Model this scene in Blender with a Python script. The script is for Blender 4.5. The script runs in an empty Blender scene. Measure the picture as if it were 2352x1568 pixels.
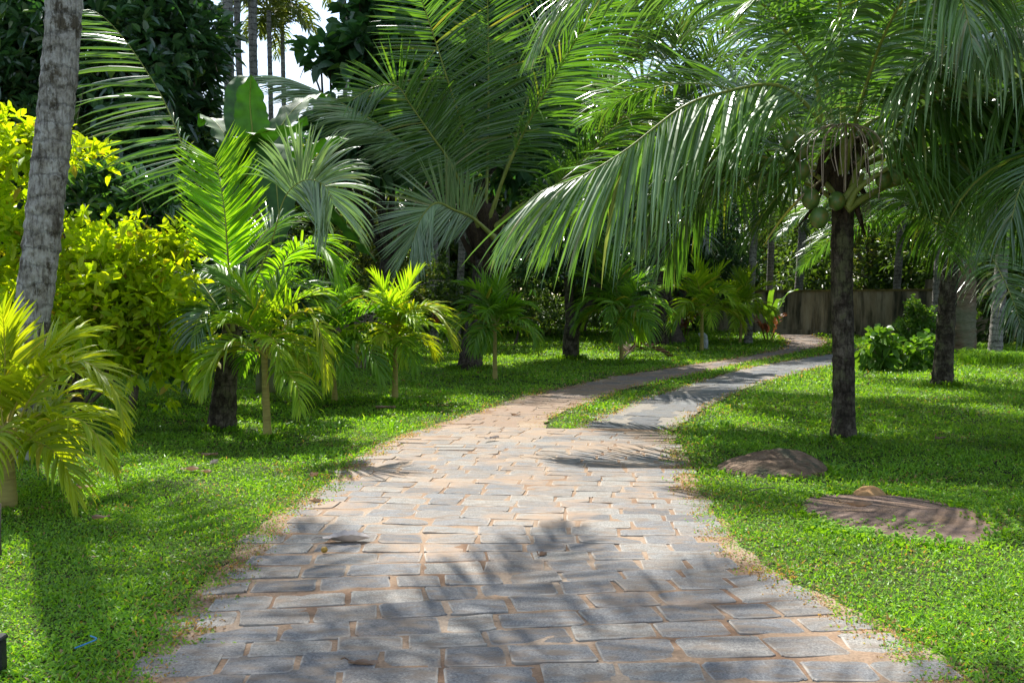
import bpy, math, random
import numpy as np
from mathutils import Vector

# ------------------------------------------------------------------ camera, world, sun, exposure
SC = bpy.context.scene
COL = SC.collection
R = math.radians
PITCH = math.atan(100 / 2287)
EYE = 1.6
cam_d = bpy.data.cameras.new('camera')
cam = bpy.data.objects.new('camera', cam_d)
COL.objects.link(cam)
cam.location = (0, 0, EYE)
cam.rotation_euler = (math.pi / 2 - PITCH, 0, 0)
cam_d.lens = 35
cam_d.sensor_width = 36
cam_d.clip_end = 1500
cam_d.clip_start = 0.05
cam_d.dof.use_dof = True
cam_d.dof.focus_distance = 9.5
cam_d.dof.aperture_fstop = 9.0
SC.camera = cam

SUN_EL = R(54)
SUN_AZ = (-0.37, 0.93)          # horizontal direction towards the sun
_l = math.hypot(*SUN_AZ)
SDIR = Vector((SUN_AZ[0] / _l * math.cos(SUN_EL), SUN_AZ[1] / _l * math.cos(SUN_EL), math.sin(SUN_EL)))
world = bpy.data.worlds.new('World')
SC.world = world
world.use_nodes = True
wn, wl = world.node_tree.nodes, world.node_tree.links
wn.clear()
w_out = wn.new('ShaderNodeOutputWorld')
w_bg = wn.new('ShaderNodeBackground')
sky = wn.new('ShaderNodeTexSky')
sky.sky_type = 'NISHITA'
sky.sun_disc = False
sky.sun_elevation = SUN_EL
sky.sun_rotation = math.atan2(SDIR.x, SDIR.y)
w_tc = wn.new('ShaderNodeTexCoord')
w_map = wn.new('ShaderNodeMapping')
w_map.inputs['Scale'].default_value = (1, 1, 2.2)
w_map.inputs['Location'].default_value = (1.35, 3.2, 0.6)
w_noise = wn.new('ShaderNodeTexNoise')
w_noise.inputs['Scale'].default_value = 2.6
w_noise.inputs['Detail'].default_value = 7
w_noise.inputs['Roughness'].default_value = 0.55
w_ramp = wn.new('ShaderNodeValToRGB')
w_ramp.color_ramp.elements[0].position = 0.47
w_ramp.color_ramp.elements[1].position = 0.64
w_mix = wn.new('ShaderNodeMixRGB')
w_mix.inputs['Color2'].default_value = (3.9, 4.05, 4.3, 1)
wl.new(w_tc.outputs['Generated'], w_map.inputs['Vector'])
wl.new(w_map.outputs[0], w_noise.inputs['Vector'])
wl.new(w_noise.outputs[0], w_ramp.inputs[0])
wl.new(w_ramp.outputs[0], w_mix.inputs[0])
wl.new(sky.outputs[0], w_mix.inputs['Color1'])
wl.new(w_mix.outputs[0], w_bg.inputs['Color'])
w_bg.inputs['Strength'].default_value = 0.14
wl.new(w_bg.outputs[0], w_out.inputs[0])

sun_d = bpy.data.lights.new('sun', 'SUN')
sun_d.energy = 5.0
sun_d.angle = R(0.5)
sun_d.color = (1.0, 0.965, 0.90)
sun = bpy.data.objects.new('sun', sun_d)
COL.objects.link(sun)
sun.rotation_euler = SDIR.to_track_quat('Z', 'Y').to_euler()

SC.view_settings.view_transform = 'Standard'
SC.view_settings.look = 'None'
SC.view_settings.exposure = 1.0
SC.view_settings.gamma = 1
SC.render.engine = 'CYCLES'
SC.cycles.max_bounces = 8
SC.cycles.diffuse_bounces = 4
SC.cycles.glossy_bounces = 2
SC.cycles.transmission_bounces = 4
SC.cycles.sample_clamp_indirect = 6

# ------------------------------------------------------------------ helpers
FPX = 2287.0


def P(X, Y, d):
    """world point at pixel direction (2352x1568 photo view) at ground distance d"""
    cp, sp = math.cos(PITCH), math.sin(PITCH)
    dx, df, du = X - 1176.0, FPX, 784.0 - Y
    y = df * cp + du * sp
    z = -df * sp + du * cp
    s = d / y
    return np.array([dx * s, d, EYE + z * s])


def GD(X, Y):
    cp, sp = math.cos(PITCH), math.sin(PITCH)
    du = 784.0 - Y
    y = FPX * cp + du * sp
    z = -FPX * sp + du * cp
    s = -EYE / z
    return np.array([(X - 1176.0) * s, y * s, 0.0])


def mesh_np(name, V, F, mats, midx=None, smooth=False, rim=None):
    V = np.asarray(V, dtype=np.float32).reshape(-1, 3)
    me = bpy.data.meshes.new(name)
    if isinstance(F, np.ndarray):
        k = F.shape[1]
        nf = F.shape[0]
        me.vertices.add(len(V))
        me.vertices.foreach_set('co', V.ravel())
        me.loops.add(nf * k)
        me.loops.foreach_set('vertex_index', F.astype(np.int32).ravel())
        me.polygons.add(nf)
        me.polygons.foreach_set('loop_start', np.arange(0, nf * k, k, dtype=np.int32))
        me.polygons.foreach_set('loop_total', np.full(nf, k, dtype=np.int32))
        me.update(calc_edges=True)
    else:
        me.from_pydata(V.tolist(), [], F)
        nf = len(F)
    for m in (mats if isinstance(mats, (list, tuple)) else [mats]):
        me.materials.append(m)
    if midx is not None:
        me.polygons.foreach_set('material_index', np.asarray(midx, dtype=np.int32))
    me.polygons.foreach_set('use_smooth', np.full(nf, smooth, dtype=bool))
    if rim is not None:
        a = me.attributes.new('rim', 'FLOAT', 'POINT')
        a.data.foreach_set('value', np.asarray(rim, dtype=np.float32))
    return me


def link(name, me, parent=None, loc=(0, 0, 0)):
    o = bpy.data.objects.new(name, me)
    COL.objects.link(o)
    o.location = loc
    if parent is not None:
        o.parent = parent
    return o


def tag(o, label, cat, group=None, kind=None):
    if label:
        o['label'] = label
    if cat:
        o['category'] = cat
    if group:
        o['group'] = group
    if kind:
        o['kind'] = kind
    return o


def thing(name, label, cat, loc, group=None, rz=0):
    o = bpy.data.objects.new(name, None)
    COL.objects.link(o)
    o.location = [float(v) for v in loc]
    o.rotation_euler = (0, 0, rz)
    o.empty_display_size = 0.2
    return tag(o, label, cat, group)


def part(name, V, F, mat, parent, origin=None, smooth=False, loc=(0, 0, 0), **kw):
    V = np.asarray(V, dtype=float).reshape(-1, 3)
    if origin is not None:
        V = V - np.asarray(origin, dtype=float)
    return link(name, mesh_np(name, V, F, mat, smooth=smooth, **kw), parent, loc)


def copy_tree(o, parent=None):
    c = o.copy()
    COL.objects.link(c)
    c.parent = parent
    for ch in list(o.children):
        copy_tree(ch, c)
    return c


def nrm(a):
    return a / np.maximum(np.linalg.norm(a, axis=-1, keepdims=True), 1e-9)


def catmull(ctrl, n):
    c = np.asarray(ctrl, dtype=float)
    c = np.vstack([2 * c[0] - c[1], c, 2 * c[-1] - c[-2]])
    out = []
    for i in range(1, len(c) - 2):
        t = np.linspace(0, 1, 24, endpoint=False)[:, None]
        p0, p1, p2, p3 = c[i - 1], c[i], c[i + 1], c[i + 2]
        out.append(0.5 * ((2 * p1) + (-p0 + p2) * t + (2 * p0 - 5 * p1 + 4 * p2 - p3) * t ** 2 + (-p0 + 3 * p1 - 3 * p2 + p3) * t ** 3))
    out.append(c[-2][None])
    p = np.vstack(out)
    s = np.r_[0, np.cumsum(np.linalg.norm(np.diff(p, axis=0), axis=1))]
    u = np.linspace(0, s[-1], n)
    return np.stack([np.interp(u, s, p[:, j]) for j in range(3)], axis=1)


def tube_geo(pts, radii, seg=8, cap=True, noise=0.0, rng=None, flat=1.0):
    pts = np.asarray(pts, dtype=float)
    n = len(pts)
    radii = np.broadcast_to(np.asarray(radii, dtype=float), (n,))
    T = nrm(np.gradient(pts, axis=0))
    ref = np.array([1.0, 0, 0]) if abs(T[0][0]) < 0.8 else np.array([0, 1.0, 0])
    A = nrm(np.cross(T, ref))
    for i in range(1, n):
        a = A[i - 1] - T[i] * np.dot(A[i - 1], T[i])
        A[i] = a / max(np.linalg.norm(a), 1e-9)
    B = np.cross(T, A)
    ang = np.linspace(0, 2 * math.pi, seg, endpoint=False)
    rr = radii[:, None] * np.ones(seg)
    if noise and rng is not None:
        rr = rr * (1 + noise * rng.standard_normal((n, seg)))
    V = pts[:, None, :] + rr[..., None] * (np.cos(ang)[None, :, None] * A[:, None, :] + flat * np.sin(ang)[None, :, None] * B[:, None, :])
    V = V.reshape(-1, 3)
    i = np.arange(n - 1)[:, None]
    j = np.arange(seg)[None, :]
    jn = (j + 1) % seg
    F = np.stack([i * seg + j, i * seg + jn, (i + 1) * seg + jn, (i + 1) * seg + j], axis=-1).reshape(-1, 4)
    if cap:
        V = np.vstack([V, pts[0] - T[0] * 0.2 * radii[0], pts[-1] + T[-1] * 0.2 * radii[-1]])
        a, b = n * seg, n * seg + 1
        c1 = np.stack([np.full(seg, a), (np.arange(seg) + 1) % seg, np.arange(seg), np.arange(seg)], axis=-1)
        c2 = np.stack([np.full(seg, b), (n - 1) * seg + np.arange(seg), (n - 1) * seg + (np.arange(seg) + 1) % seg, (n - 1) * seg + (np.arange(seg) + 1) % seg], axis=-1)
        Fl = F.tolist() + [r[:3] for r in c1.tolist()] + [r[:3] for r in c2.tolist()]
        return V, Fl
    return V, F


def join(geos):
    V, F, o = [], [], 0
    allnp = all(isinstance(g[1], np.ndarray) for g in geos)
    for v, f in geos:
        V.append(v)
        if allnp:
            F.append(f + o)
        else:
            F.extend([[a + o for a in q] for q in (f.tolist() if isinstance(f, np.ndarray) else f)])
        o += len(v)
    return np.vstack(V), (np.vstack(F) if allnp else F)


def ellipsoid(c, r, seg=14, rings=9, bump=0.0, rng=None):
    V, F = [], []
    ph = (rng.random(6) * 6.28) if rng is not None else np.zeros(6)
    for i in range(rings + 1):
        th = math.pi * i / rings
        for j in range(seg):
            a = 2 * math.pi * j / seg
            k = 1 + bump * (math.sin(2 * a + ph[0] + th) + 0.7 * math.sin(3 * th + ph[1] + a) + 0.5 * math.sin(5 * a + ph[2] - 2 * th))
            V.append((c[0] + r[0] * k * math.sin(th) * math.cos(a), c[1] + r[1] * k * math.sin(th) * math.sin(a), c[2] + r[2] * k * math.cos(th)))
    for i in range(rings):
        for j in range(seg):
            F.append([i * seg + j, (i + 1) * seg + j, (i + 1) * seg + (j + 1) % seg, i * seg + (j + 1) % seg])
    return np.array(V), np.array(F)


# ------------------------------------------------------------------ materials
def new_mat(name):
    m = bpy.data.materials.new(name)
    m.use_nodes = True
    nt = m.node_tree
    nt.nodes.clear()
    out = nt.nodes.new('ShaderNodeOutputMaterial')
    return m, nt.nodes, nt.links, out


def rgb(c):
    return (c[0], c[1], c[2], 1)


def ramp(nodes, stops):
    r = nodes.new('ShaderNodeValToRGB')
    el = r.color_ramp.elements
    el[0].position, el[0].color = stops[0][0], rgb(stops[0][1])
    el[1].position, el[1].color = stops[-1][0], rgb(stops[-1][1])
    for p, c in stops[1:-1]:
        e = el.new(p)
        e.color = rgb(c)
    return r


def leaf_mat(name, c1, c2, c3=None, trans=0.35, tcol=None, rough=0.4, spec=0.5, nscale=1.2, coat=0.0):
    """leaf: colour varies leaf by leaf between c1 and c2 (a few c3), glossy face + light shining through"""
    m, N, L, out = new_mat(name)
    geo = N.new('ShaderNodeNewGeometry')
    stops = [(0.0, c1), (0.85, c2)]
    if c3:
        stops = [(0.0, c1), (0.8, c2), (0.93, c2), (1.0, c3)]
    rp = ramp(N, stops)
    L.new(geo.outputs['Random Per Island'], rp.inputs[0])
    tc = N.new('ShaderNodeTexCoord')
    no = N.new('ShaderNodeTexNoise')
    no.inputs['Scale'].default_value = nscale
    L.new(tc.outputs['Object'], no.inputs['Vector'])
    mr = N.new('ShaderNodeMapRange')
    mr.inputs[1].default_value = 0.3
    mr.inputs[2].default_value = 0.7
    mr.inputs[3].default_value = 0.72
    mr.inputs[4].default_value = 1.28
    L.new(no.outputs[0], mr.inputs[0])
    mul = N.new('ShaderNodeMixRGB')
    mul.blend_type = 'MULTIPLY'
    mul.inputs[0].default_value = 1
    L.new(rp.outputs[0], mul.inputs[1])
    L.new(mr.outputs[0], mul.inputs[2])
    bs = N.new('ShaderNodeBsdfPrincipled')
    bs.inputs['Roughness'].default_value = rough
    bs.inputs['Specular IOR Level'].default_value = spec
    if coat:
        bs.inputs['Coat Weight'].default_value = coat
        bs.inputs['Coat Roughness'].default_value = 0.25
    L.new(mul.outputs[0], bs.inputs['Base Color'])
    tr = N.new('ShaderNodeBsdfTranslucent')
    tm = N.new('ShaderNodeMixRGB')
    tm.blend_type = 'MULTIPLY'
    tm.inputs[0].default_value = 1
    L.new(mul.outputs[0], tm.inputs[1])
    tm.inputs[2].default_value = rgb(tcol or (1.9, 1.7, 0.5))
    L.new(tm.outputs[0], tr.inputs['Color'])
    mx = N.new('ShaderNodeMixShader')
    mx.inputs[0].default_value = trans
    L.new(bs.outputs[0], mx.inputs[1])
    L.new(tr.outputs[0], mx.inputs[2])
    L.new(mx.outputs[0], out.inputs[0])
    return m


def rough_mat(name, stops, scale=3.0, stretch=(1, 1, 1), rough=0.85, bump=0.3, bscale=20, detail=8, spec=0.3, stops2=None, scale2=1.0, mask=(0.45, 0.6), stretch2=(1, 1, 1)):
    m, N, L, out = new_mat(name)
    tc = N.new('ShaderNodeTexCoord')
    mp = N.new('ShaderNodeMapping')
    mp.inputs['Scale'].default_value = stretch
    L.new(tc.outputs['Object'], mp.inputs[0])
    no = N.new('ShaderNodeTexNoise')
    no.inputs['Scale'].default_value = scale
    no.inputs['Detail'].default_value = detail
    no.inputs['Roughness'].default_value = 0.65
    L.new(mp.outputs[0], no.inputs['Vector'])
    rp = ramp(N, stops)
    L.new(no.outputs[0], rp.inputs[0])
    colo = rp.outputs[0]
    if stops2:
        mp2 = N.new('ShaderNodeMapping')
        mp2.inputs['Scale'].default_value = stretch2
        mp2.inputs['Location'].default_value = (3.1, 1.7, 5.2)
        L.new(tc.outputs['Object'], mp2.inputs[0])
        n2 = N.new('ShaderNodeTexNoise')
        n2.inputs['Scale'].default_value = scale2
        n2.inputs['Detail'].default_value = 7
        n2.inputs['Roughness'].default_value = 0.6
        L.new(mp2.outputs[0], n2.inputs['Vector'])
        rm = ramp(N, [(mask[0], (0, 0, 0)), (mask[1], (1, 1, 1))])
        L.new(n2.outputs[0], rm.inputs[0])
        n3 = N.new('ShaderNodeTexNoise')
        n3.inputs['Scale'].default_value = scale * 2.3
        L.new(mp.outputs[0], n3.inputs['Vector'])
        r2 = ramp(N, stops2)
        L.new(n3.outputs[0], r2.inputs[0])
        mx = N.new('ShaderNodeMixRGB')
        L.new(rm.outputs[0], mx.inputs[0])
        L.new(rp.outputs[0], mx.inputs[1])
        L.new(r2.outputs[0], mx.inputs[2])
        colo = mx.outputs[0]
    bs = N.new('ShaderNodeBsdfPrincipled')
    bs.inputs['Roughness'].default_value = rough
    bs.inputs['Specular IOR Level'].default_value = spec
    L.new(colo, bs.inputs['Base Color'])
    nb = N.new('ShaderNodeTexNoise')
    nb.inputs['Scale'].default_value = bscale
    nb.inputs['Detail'].default_value = 6
    L.new(mp.outputs[0], nb.inputs['Vector'])
    bp = N.new('ShaderNodeBump')
    bp.inputs['Strength'].default_value = bump
    bp.inputs['Distance'].default_value = 0.02
    L.new(nb.outputs[0], bp.inputs['Height'])
    L.new(bp.outputs[0], bs.inputs['Normal'])
    L.new(bs.outputs[0], out.inputs[0])
    return m


M = {}
M['coco'] = leaf_mat('coconut_leaflet', (0.05, 0.12, 0.02), (0.11, 0.21, 0.04), (0.24, 0.21, 0.06), trans=0.36, tcol=(1.6, 1.8, 0.4), rough=0.33, spec=0.8, coat=0.5)
M['coco_pale'] = leaf_mat('coconut_leaflet_pale', (0.085, 0.175, 0.04), (0.17, 0.29, 0.08), (0.30, 0.28, 0.14), trans=0.3, tcol=(1.3, 1.5, 0.5), rough=0.33, spec=0.9, coat=0.6)
M['sheen_pale'] = leaf_mat('painted_sheen_leaflet', (0.15, 0.25, 0.10), (0.27, 0.38, 0.17), (0.38, 0.38, 0.20), trans=0.25, tcol=(1.1, 1.25, .6), rough=0.32, spec=0.9, coat=0.7)  # glossy sheen of the fronds painted in as a paler leaf colour
M['coco_bright'] = leaf_mat('coconut_leaflet_bright', (0.13, 0.27, 0.015), (0.20, 0.36, 0.02), trans=0.6, tcol=(1.7, 1.7, 0.4), rough=0.4, spec=0.5)
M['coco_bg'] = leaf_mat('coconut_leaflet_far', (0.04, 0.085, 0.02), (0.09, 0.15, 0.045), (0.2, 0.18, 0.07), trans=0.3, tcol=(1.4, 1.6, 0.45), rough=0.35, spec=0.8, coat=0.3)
M['rib'] = rough_mat('frond_midrib', [(0.3, (0.16, 0.20, 0.03)), (0.7, (0.30, 0.31, 0.07))], scale=4, rough=0.45, bump=0.05)
M['rib_y'] = rough_mat('yellow_midrib', [(0.3, (0.32, 0.30, 0.05)), (0.7, (0.5, 0.40, 0.08))], scale=4, rough=0.45, bump=0.05)
M['yl'] = leaf_mat('yellow_palm_leaflet', (0.24, 0.35, 0.012), (0.40, 0.47, 0.02), (0.45, 0.38, 0.05), trans=0.45, tcol=(1.5, 1.35, 0.4), rough=0.42, spec=0.4)
M['yg'] = leaf_mat('lime_palm_leaflet', (0.18, 0.33, 0.015), (0.34, 0.46, 0.03), (0.45, 0.40, 0.05), trans=0.55, tcol=(1.5, 1.5, 0.4), rough=0.4, spec=0.5)
M['gr'] = leaf_mat('green_palm_leaflet', (0.09, 0.21, 0.018), (0.19, 0.33, 0.035), (0.34, 0.28, 0.05), trans=0.5, tcol=(1.6, 1.7, 0.4), rough=0.4, spec=0.5)
M['stem_y'] = rough_mat('ringed_yellow_stem', [(0.3, (0.20, 0.15, 0.04)), (0.7, (0.42, 0.36, 0.10))], scale=5, stretch=(1, 1, 6), rough=0.6, bump=0.15)
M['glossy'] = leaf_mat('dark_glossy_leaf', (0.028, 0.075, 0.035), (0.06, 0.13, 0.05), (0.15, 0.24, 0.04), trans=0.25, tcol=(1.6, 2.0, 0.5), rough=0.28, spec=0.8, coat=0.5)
M['teak'] = leaf_mat('broad_leaf', (0.035, 0.095, 0.045), (0.07, 0.15, 0.06), (0.14, 0.24, 0.05), trans=0.3, tcol=(1.5, 2.0, 0.5), rough=0.38, spec=0.6)
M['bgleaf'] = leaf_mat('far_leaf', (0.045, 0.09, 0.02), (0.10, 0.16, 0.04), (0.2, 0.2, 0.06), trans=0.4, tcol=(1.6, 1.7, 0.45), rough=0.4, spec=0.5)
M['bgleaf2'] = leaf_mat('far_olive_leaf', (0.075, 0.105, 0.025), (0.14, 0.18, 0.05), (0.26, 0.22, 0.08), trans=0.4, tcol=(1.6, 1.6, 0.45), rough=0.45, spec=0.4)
M['yshrub'] = leaf_mat('lime_shrub_leaf', (0.26, 0.40, 0.010), (0.48, 0.56, 0.02), (0.38, 0.24, 0.04), trans=0.6, tcol=(1.45, 1.45, 0.3), rough=0.45, spec=0.4)
M['banana'] = leaf_mat('banana_blade', (0.03, 0.085, 0.018), (0.045, 0.11, 0.022), trans=0.16, tcol=(1.4, 2.0, 0.35), rough=0.55, spec=0.3, nscale=6)
M['shrubleaf'] = leaf_mat('light_green_leaf', (0.07, 0.17, 0.025), (0.15, 0.28, 0.04), (0.3, 0.35, 0.1), trans=0.4, tcol=(1.6, 1.6, 0.4), rough=0.4, spec=0.5)
M['dryleaf'] = leaf_mat('dry_leaf', (0.20, 0.12, 0.075), (0.34, 0.24, 0.17), trans=0.15, tcol=(1.3, 1.1, 0.9), rough=0.75, spec=0.2, nscale=14)
M['deadfrond'] = leaf_mat('dead_frond_leaflet', (0.06, 0.03, 0.018), (0.15, 0.08, 0.045), trans=0.1, tcol=(1.3, 1.1, 0.8), rough=0.7, spec=0.2)
def bark_mat(name, dark, mid, lite, patch, rings=7.0, patch_mask=(.54, .62), ringdark=.45, vs=1.0, patch_scale=4.0):
    m, N, L, out = new_mat(name)
    tc = N.new('ShaderNodeTexCoord')

    def noise(scale, detail, rgh, st=(1, 1, 1), loc=(0, 0, 0)):
        mp = N.new('ShaderNodeMapping')
        mp.inputs['Scale'].default_value = st
        mp.inputs['Location'].default_value = loc
        L.new(tc.outputs['Object'], mp.inputs[0])
        no = N.new('ShaderNodeTexNoise')
        no.inputs['Scale'].default_value = scale
        no.inputs['Detail'].default_value = detail
        no.inputs['Roughness'].default_value = rgh
        L.new(mp.outputs[0], no.inputs['Vector'])
        return no.outputs[0]

    base = noise(6.0 * vs, 14, .78, (1, 1, .8))
    rp_ = ramp(N, [(0.36, dark), (0.48, mid), (0.62, lite)])
    L.new(base, rp_.inputs[0])
    pm = noise(patch_scale, 12, .72, (1, 1, .7), (4, 2, 7))
    rm = ramp(N, [(patch_mask[0], (0, 0, 0)), (patch_mask[1], (1, 1, 1))])
    L.new(pm, rm.inputs[0])
    mx = N.new('ShaderNodeMixRGB')
    L.new(rm.outputs[0], mx.inputs[0])
    L.new(rp_.outputs[0], mx.inputs[1])
    mx.inputs[2].default_value = rgb(patch)
    crack = noise(46, 5, .6, (1, 1, .12))
    rc = ramp(N, [(0.36, (.42, .40, .38)), (0.47, (1, 1, 1))])
    L.new(crack, rc.inputs[0])
    m2 = N.new('ShaderNodeMixRGB')
    m2.blend_type = 'MULTIPLY'
    m2.inputs[0].default_value = .8
    L.new(mx.outputs[0], m2.inputs[1])
    L.new(rc.outputs[0], m2.inputs[2])
    wv = N.new('ShaderNodeTexWave')
    wv.wave_type = 'BANDS'
    wv.bands_direction = 'Z'
    wv.inputs['Scale'].default_value = rings / 3.0
    wv.inputs['Distortion'].default_value = 5.5
    wv.inputs['Detail'].default_value = 5
    wv.inputs['Detail Scale'].default_value = 2.4
    wv.inputs['Detail Roughness'].default_value = .7
    L.new(tc.outputs['Object'], wv.inputs['Vector'])
    rw = ramp(N, [(0.02, (ringdark, ringdark, ringdark)), (0.14, (1, 1, 1))])
    L.new(wv.outputs[0], rw.inputs[0])
    m3 = N.new('ShaderNodeMixRGB')
    m3.blend_type = 'MULTIPLY'
    m3.inputs[0].default_value = 1
    L.new(m2.outputs[0], m3.inputs[1])
    L.new(rw.outputs[0], m3.inputs[2])
    bs = N.new('ShaderNodeBsdfPrincipled')
    bs.inputs['Roughness'].default_value = .9
    bs.inputs['Specular IOR Level'].default_value = .2
    L.new(m3.outputs[0], bs.inputs['Base Color'])
    ad = N.new('ShaderNodeMath')
    ad.operation = 'MULTIPLY_ADD'
    L.new(rw.outputs[0], ad.inputs[0])
    ad.inputs[1].default_value = .7
    L.new(rc.outputs[0], ad.inputs[2])
    ad2 = N.new('ShaderNodeMath')
    ad2.operation = 'ADD'
    L.new(ad.outputs[0], ad2.inputs[0])
    L.new(base, ad2.inputs[1])
    bp = N.new('ShaderNodeBump')
    bp.inputs['Strength'].default_value = .75
    bp.inputs['Distance'].default_value = .012
    L.new(ad2.outputs[0], bp.inputs['Height'])
    L.new(bp.outputs[0], bs.inputs['Normal'])
    L.new(bs.outputs[0], out.inputs[0])
    return m


M['palebark'] = bark_mat('lichen_coconut_bark', (0.09, 0.075, 0.06), (0.27, 0.245, 0.215), (0.44, 0.42, 0.40), (0.085, 0.07, 0.05), rings=5.5, patch_mask=(.53, .60), ringdark=.6)
M['darkbark'] = bark_mat('dark_ringed_bark', (0.014, 0.010, 0.007), (0.045, 0.034, 0.024), (0.15, 0.125, 0.095), (0.11, 0.11, 0.055), rings=7, patch_mask=(.53, .62), ringdark=.68)
M['greybark'] = bark_mat('grey_palm_bark', (0.12, 0.11, 0.09), (0.24, 0.225, 0.20), (0.36, 0.34, 0.31), (0.13, 0.14, 0.10), rings=6, patch_mask=(.55, .7), ringdark=.4, vs=.6)
M['brownbark'] = rough_mat('brown_palm_bark', [(0.3, (0.10, 0.06, 0.035)), (0.6, (0.24, 0.17, 0.11)), (0.75, (0.3, 0.27, 0.2))], scale=3, stretch=(1.5, 1.5, 6), rough=0.9, bump=0.6, bscale=9, stops2=[(0.3, (0.12, 0.12, 0.07)), (0.7, (0.2, 0.2, 0.13))], scale2=1.2)
M['twig'] = rough_mat('twig_bark', [(0.3, (0.06, 0.045, 0.03)), (0.7, (0.16, 0.13, 0.10))], scale=9, rough=0.9)
M['fibre'] = rough_mat('brown_palm_fibre', [(0.3, (0.02, 0.013, 0.007)), (0.55, (0.06, 0.04, 0.022)), (0.75, (0.13, 0.095, 0.055))], scale=14, stretch=(3, 3, 1), rough=0.95, bump=1.0, bscale=30)
M['straw'] = rough_mat('dry_straw', [(0.3, (0.22, 0.16, 0.11)), (0.7, (0.42, 0.34, 0.26))], scale=12, rough=0.85)
M['spathe'] = rough_mat('dead_spathe', [(0.4, (0.24, 0.16, 0.11)), (0.52, (0.36, 0.26, 0.16)), (0.62, (0.5, 0.42, 0.03))], scale=1.6, rough=0.7, bump=0.3)
M['nut'] = rough_mat('coconut_husk', [(0.3, (0.05, 0.11, 0.02)), (0.55, (0.10, 0.17, 0.03)), (0.72, (0.30, 0.16, 0.03))], scale=5, rough=0.45, bump=0.05, spec=0.5)
M['stemgreen'] = rough_mat('banana_stem', [(0.3, (0.08, 0.11, 0.03)), (0.7, (0.2, 0.2, 0.08))], scale=5, stretch=(1, 1, .4), rough=0.6)
M['pvc'] = rough_mat('grey_plastic_pipe', [(0.3, (0.36, 0.38, 0.40)), (0.7, (0.55, 0.57, 0.58))], scale=6, rough=0.5, bump=0.02)
M['black'] = rough_mat('black_plastic', [(0.3, (0.012, 0.012, 0.013)), (0.7, (0.03, 0.03, 0.032))], scale=9, rough=0.45, bump=0.05)
M['blue'] = rough_mat('blue_twine', [(0.3, (0.03, 0.18, 0.40)), (0.7, (0.06, 0.28, 0.55))], scale=30, rough=0.5)
M['red'] = leaf_mat('red_croton_leaf', (0.12, 0.04, 0.025), (0.20, 0.09, 0.04), (0.08, 0.14, 0.03), trans=0.3, tcol=(1.6, 1.2, 0.8), rough=0.4)
M['flower'] = leaf_mat('orange_petal', (0.55, 0.16, 0.05), (0.7, 0.3, 0.12), trans=0.4, tcol=(1.3, 1.2, 1.0), rough=0.5)
M['fruit'] = rough_mat('fallen_fruit_skin', [(0.35, (0.16, 0.12, 0.02)), (0.6, (0.45, 0.25, 0.04))], scale=40, rough=0.5, bump=0.1)

# ------------------------------------------------------------------ ground, path
# path edges as x(y)
yE = [-8, 0, 4.14, 4.6, 5.1, 5.85, 6.46, 7.4, 8.2, 9.7, 10.9, 12.1, 13.75, 15.8, 19.7, 22.7, 26.5, 30.7, 36, 40, 44, 52]
xL_ = [-1.45, -1.45, -1.44, -1.5, -1.58, -1.62, -1.63, -1.57, -1.49, -1.38, -1.30, -1.0, -.46, .17, 1.93, 3.8, 6.2, 8.4, 10.0, 10.9, 11.7, 13]
yLR = [11.7, 13.0, 16.6, 18.7, 22, 27.9, 32, 36, 40, 44, 52]
xLR_ = [.3, .42, 1.62, 2.64, 4.47, 7.7, 9.9, 11.4, 12.3, 13.2, 14.6]
yRL = [11.7, 11.96, 15.5, 17.3, 22, 24.6, 27.9, 31.5, 36, 44]
xRL_ = [.3, .8, 2.06, 2.9, 5.1, 6.7, 8.96, 11.3, 14.6, 21]
yR = [-8, 0, 4.14, 4.71, 5.1, 6.04, 7.23, 9.24, 10.3, 11.6, 14.3, 17.3, 20.8, 23.5, 27.9, 31, 36, 44]
xR_ = [1.85, 1.8, 1.75, 1.70, 1.56, 1.36, 1.34, 1.55, 1.64, 1.74, 2.77, 3.98, 5.9, 7.5, 9.95, 12.6, 17, 25]
SPLIT = 12.0


def wob(y, s):
    return 0.025 * np.sin(y * 2.3 + s) + 0.02 * np.sin(y * 7.3 + 2 * s) + 0.02 * np.sin(y * 15.1 + s)


def n2(x, y, f=1.0):
    x, y = x * f, y * f
    return (np.sin(1.7 * x + 2.1 * np.sin(1.3 * y + .7) + .4) * np.sin(1.9 * y + 1.8 * np.sin(1.5 * x + 2.2)) +
            .5 * np.sin(4.1 * x - 2.7 * y + 1.5 * np.sin(3.3 * y)) * np.sin(3.7 * y + 2.9 * x + 1.1)) / 1.3


def eL(y): return np.interp(y, yE, xL_)
def eLR(y): return np.interp(y, yLR, xLR_)
def eRL(y): return np.interp(y, yRL, xRL_)
def eR(y): return np.interp(y, yR, xR_)


def path_depth(x, y):
    """signed distance-ish in x: >0 inside paving"""
    ins_main = np.minimum(x - eL(y), eR(y) - x)
    l = np.minimum(x - eL(y), eLR(y) - x)
    r = np.minimum(x - eRL(y), eR(y) - x)
    tr = np.maximum(l, r)
    return np.where(y < SPLIT, ins_main, np.where(y < 52, tr, -5.0))


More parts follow.
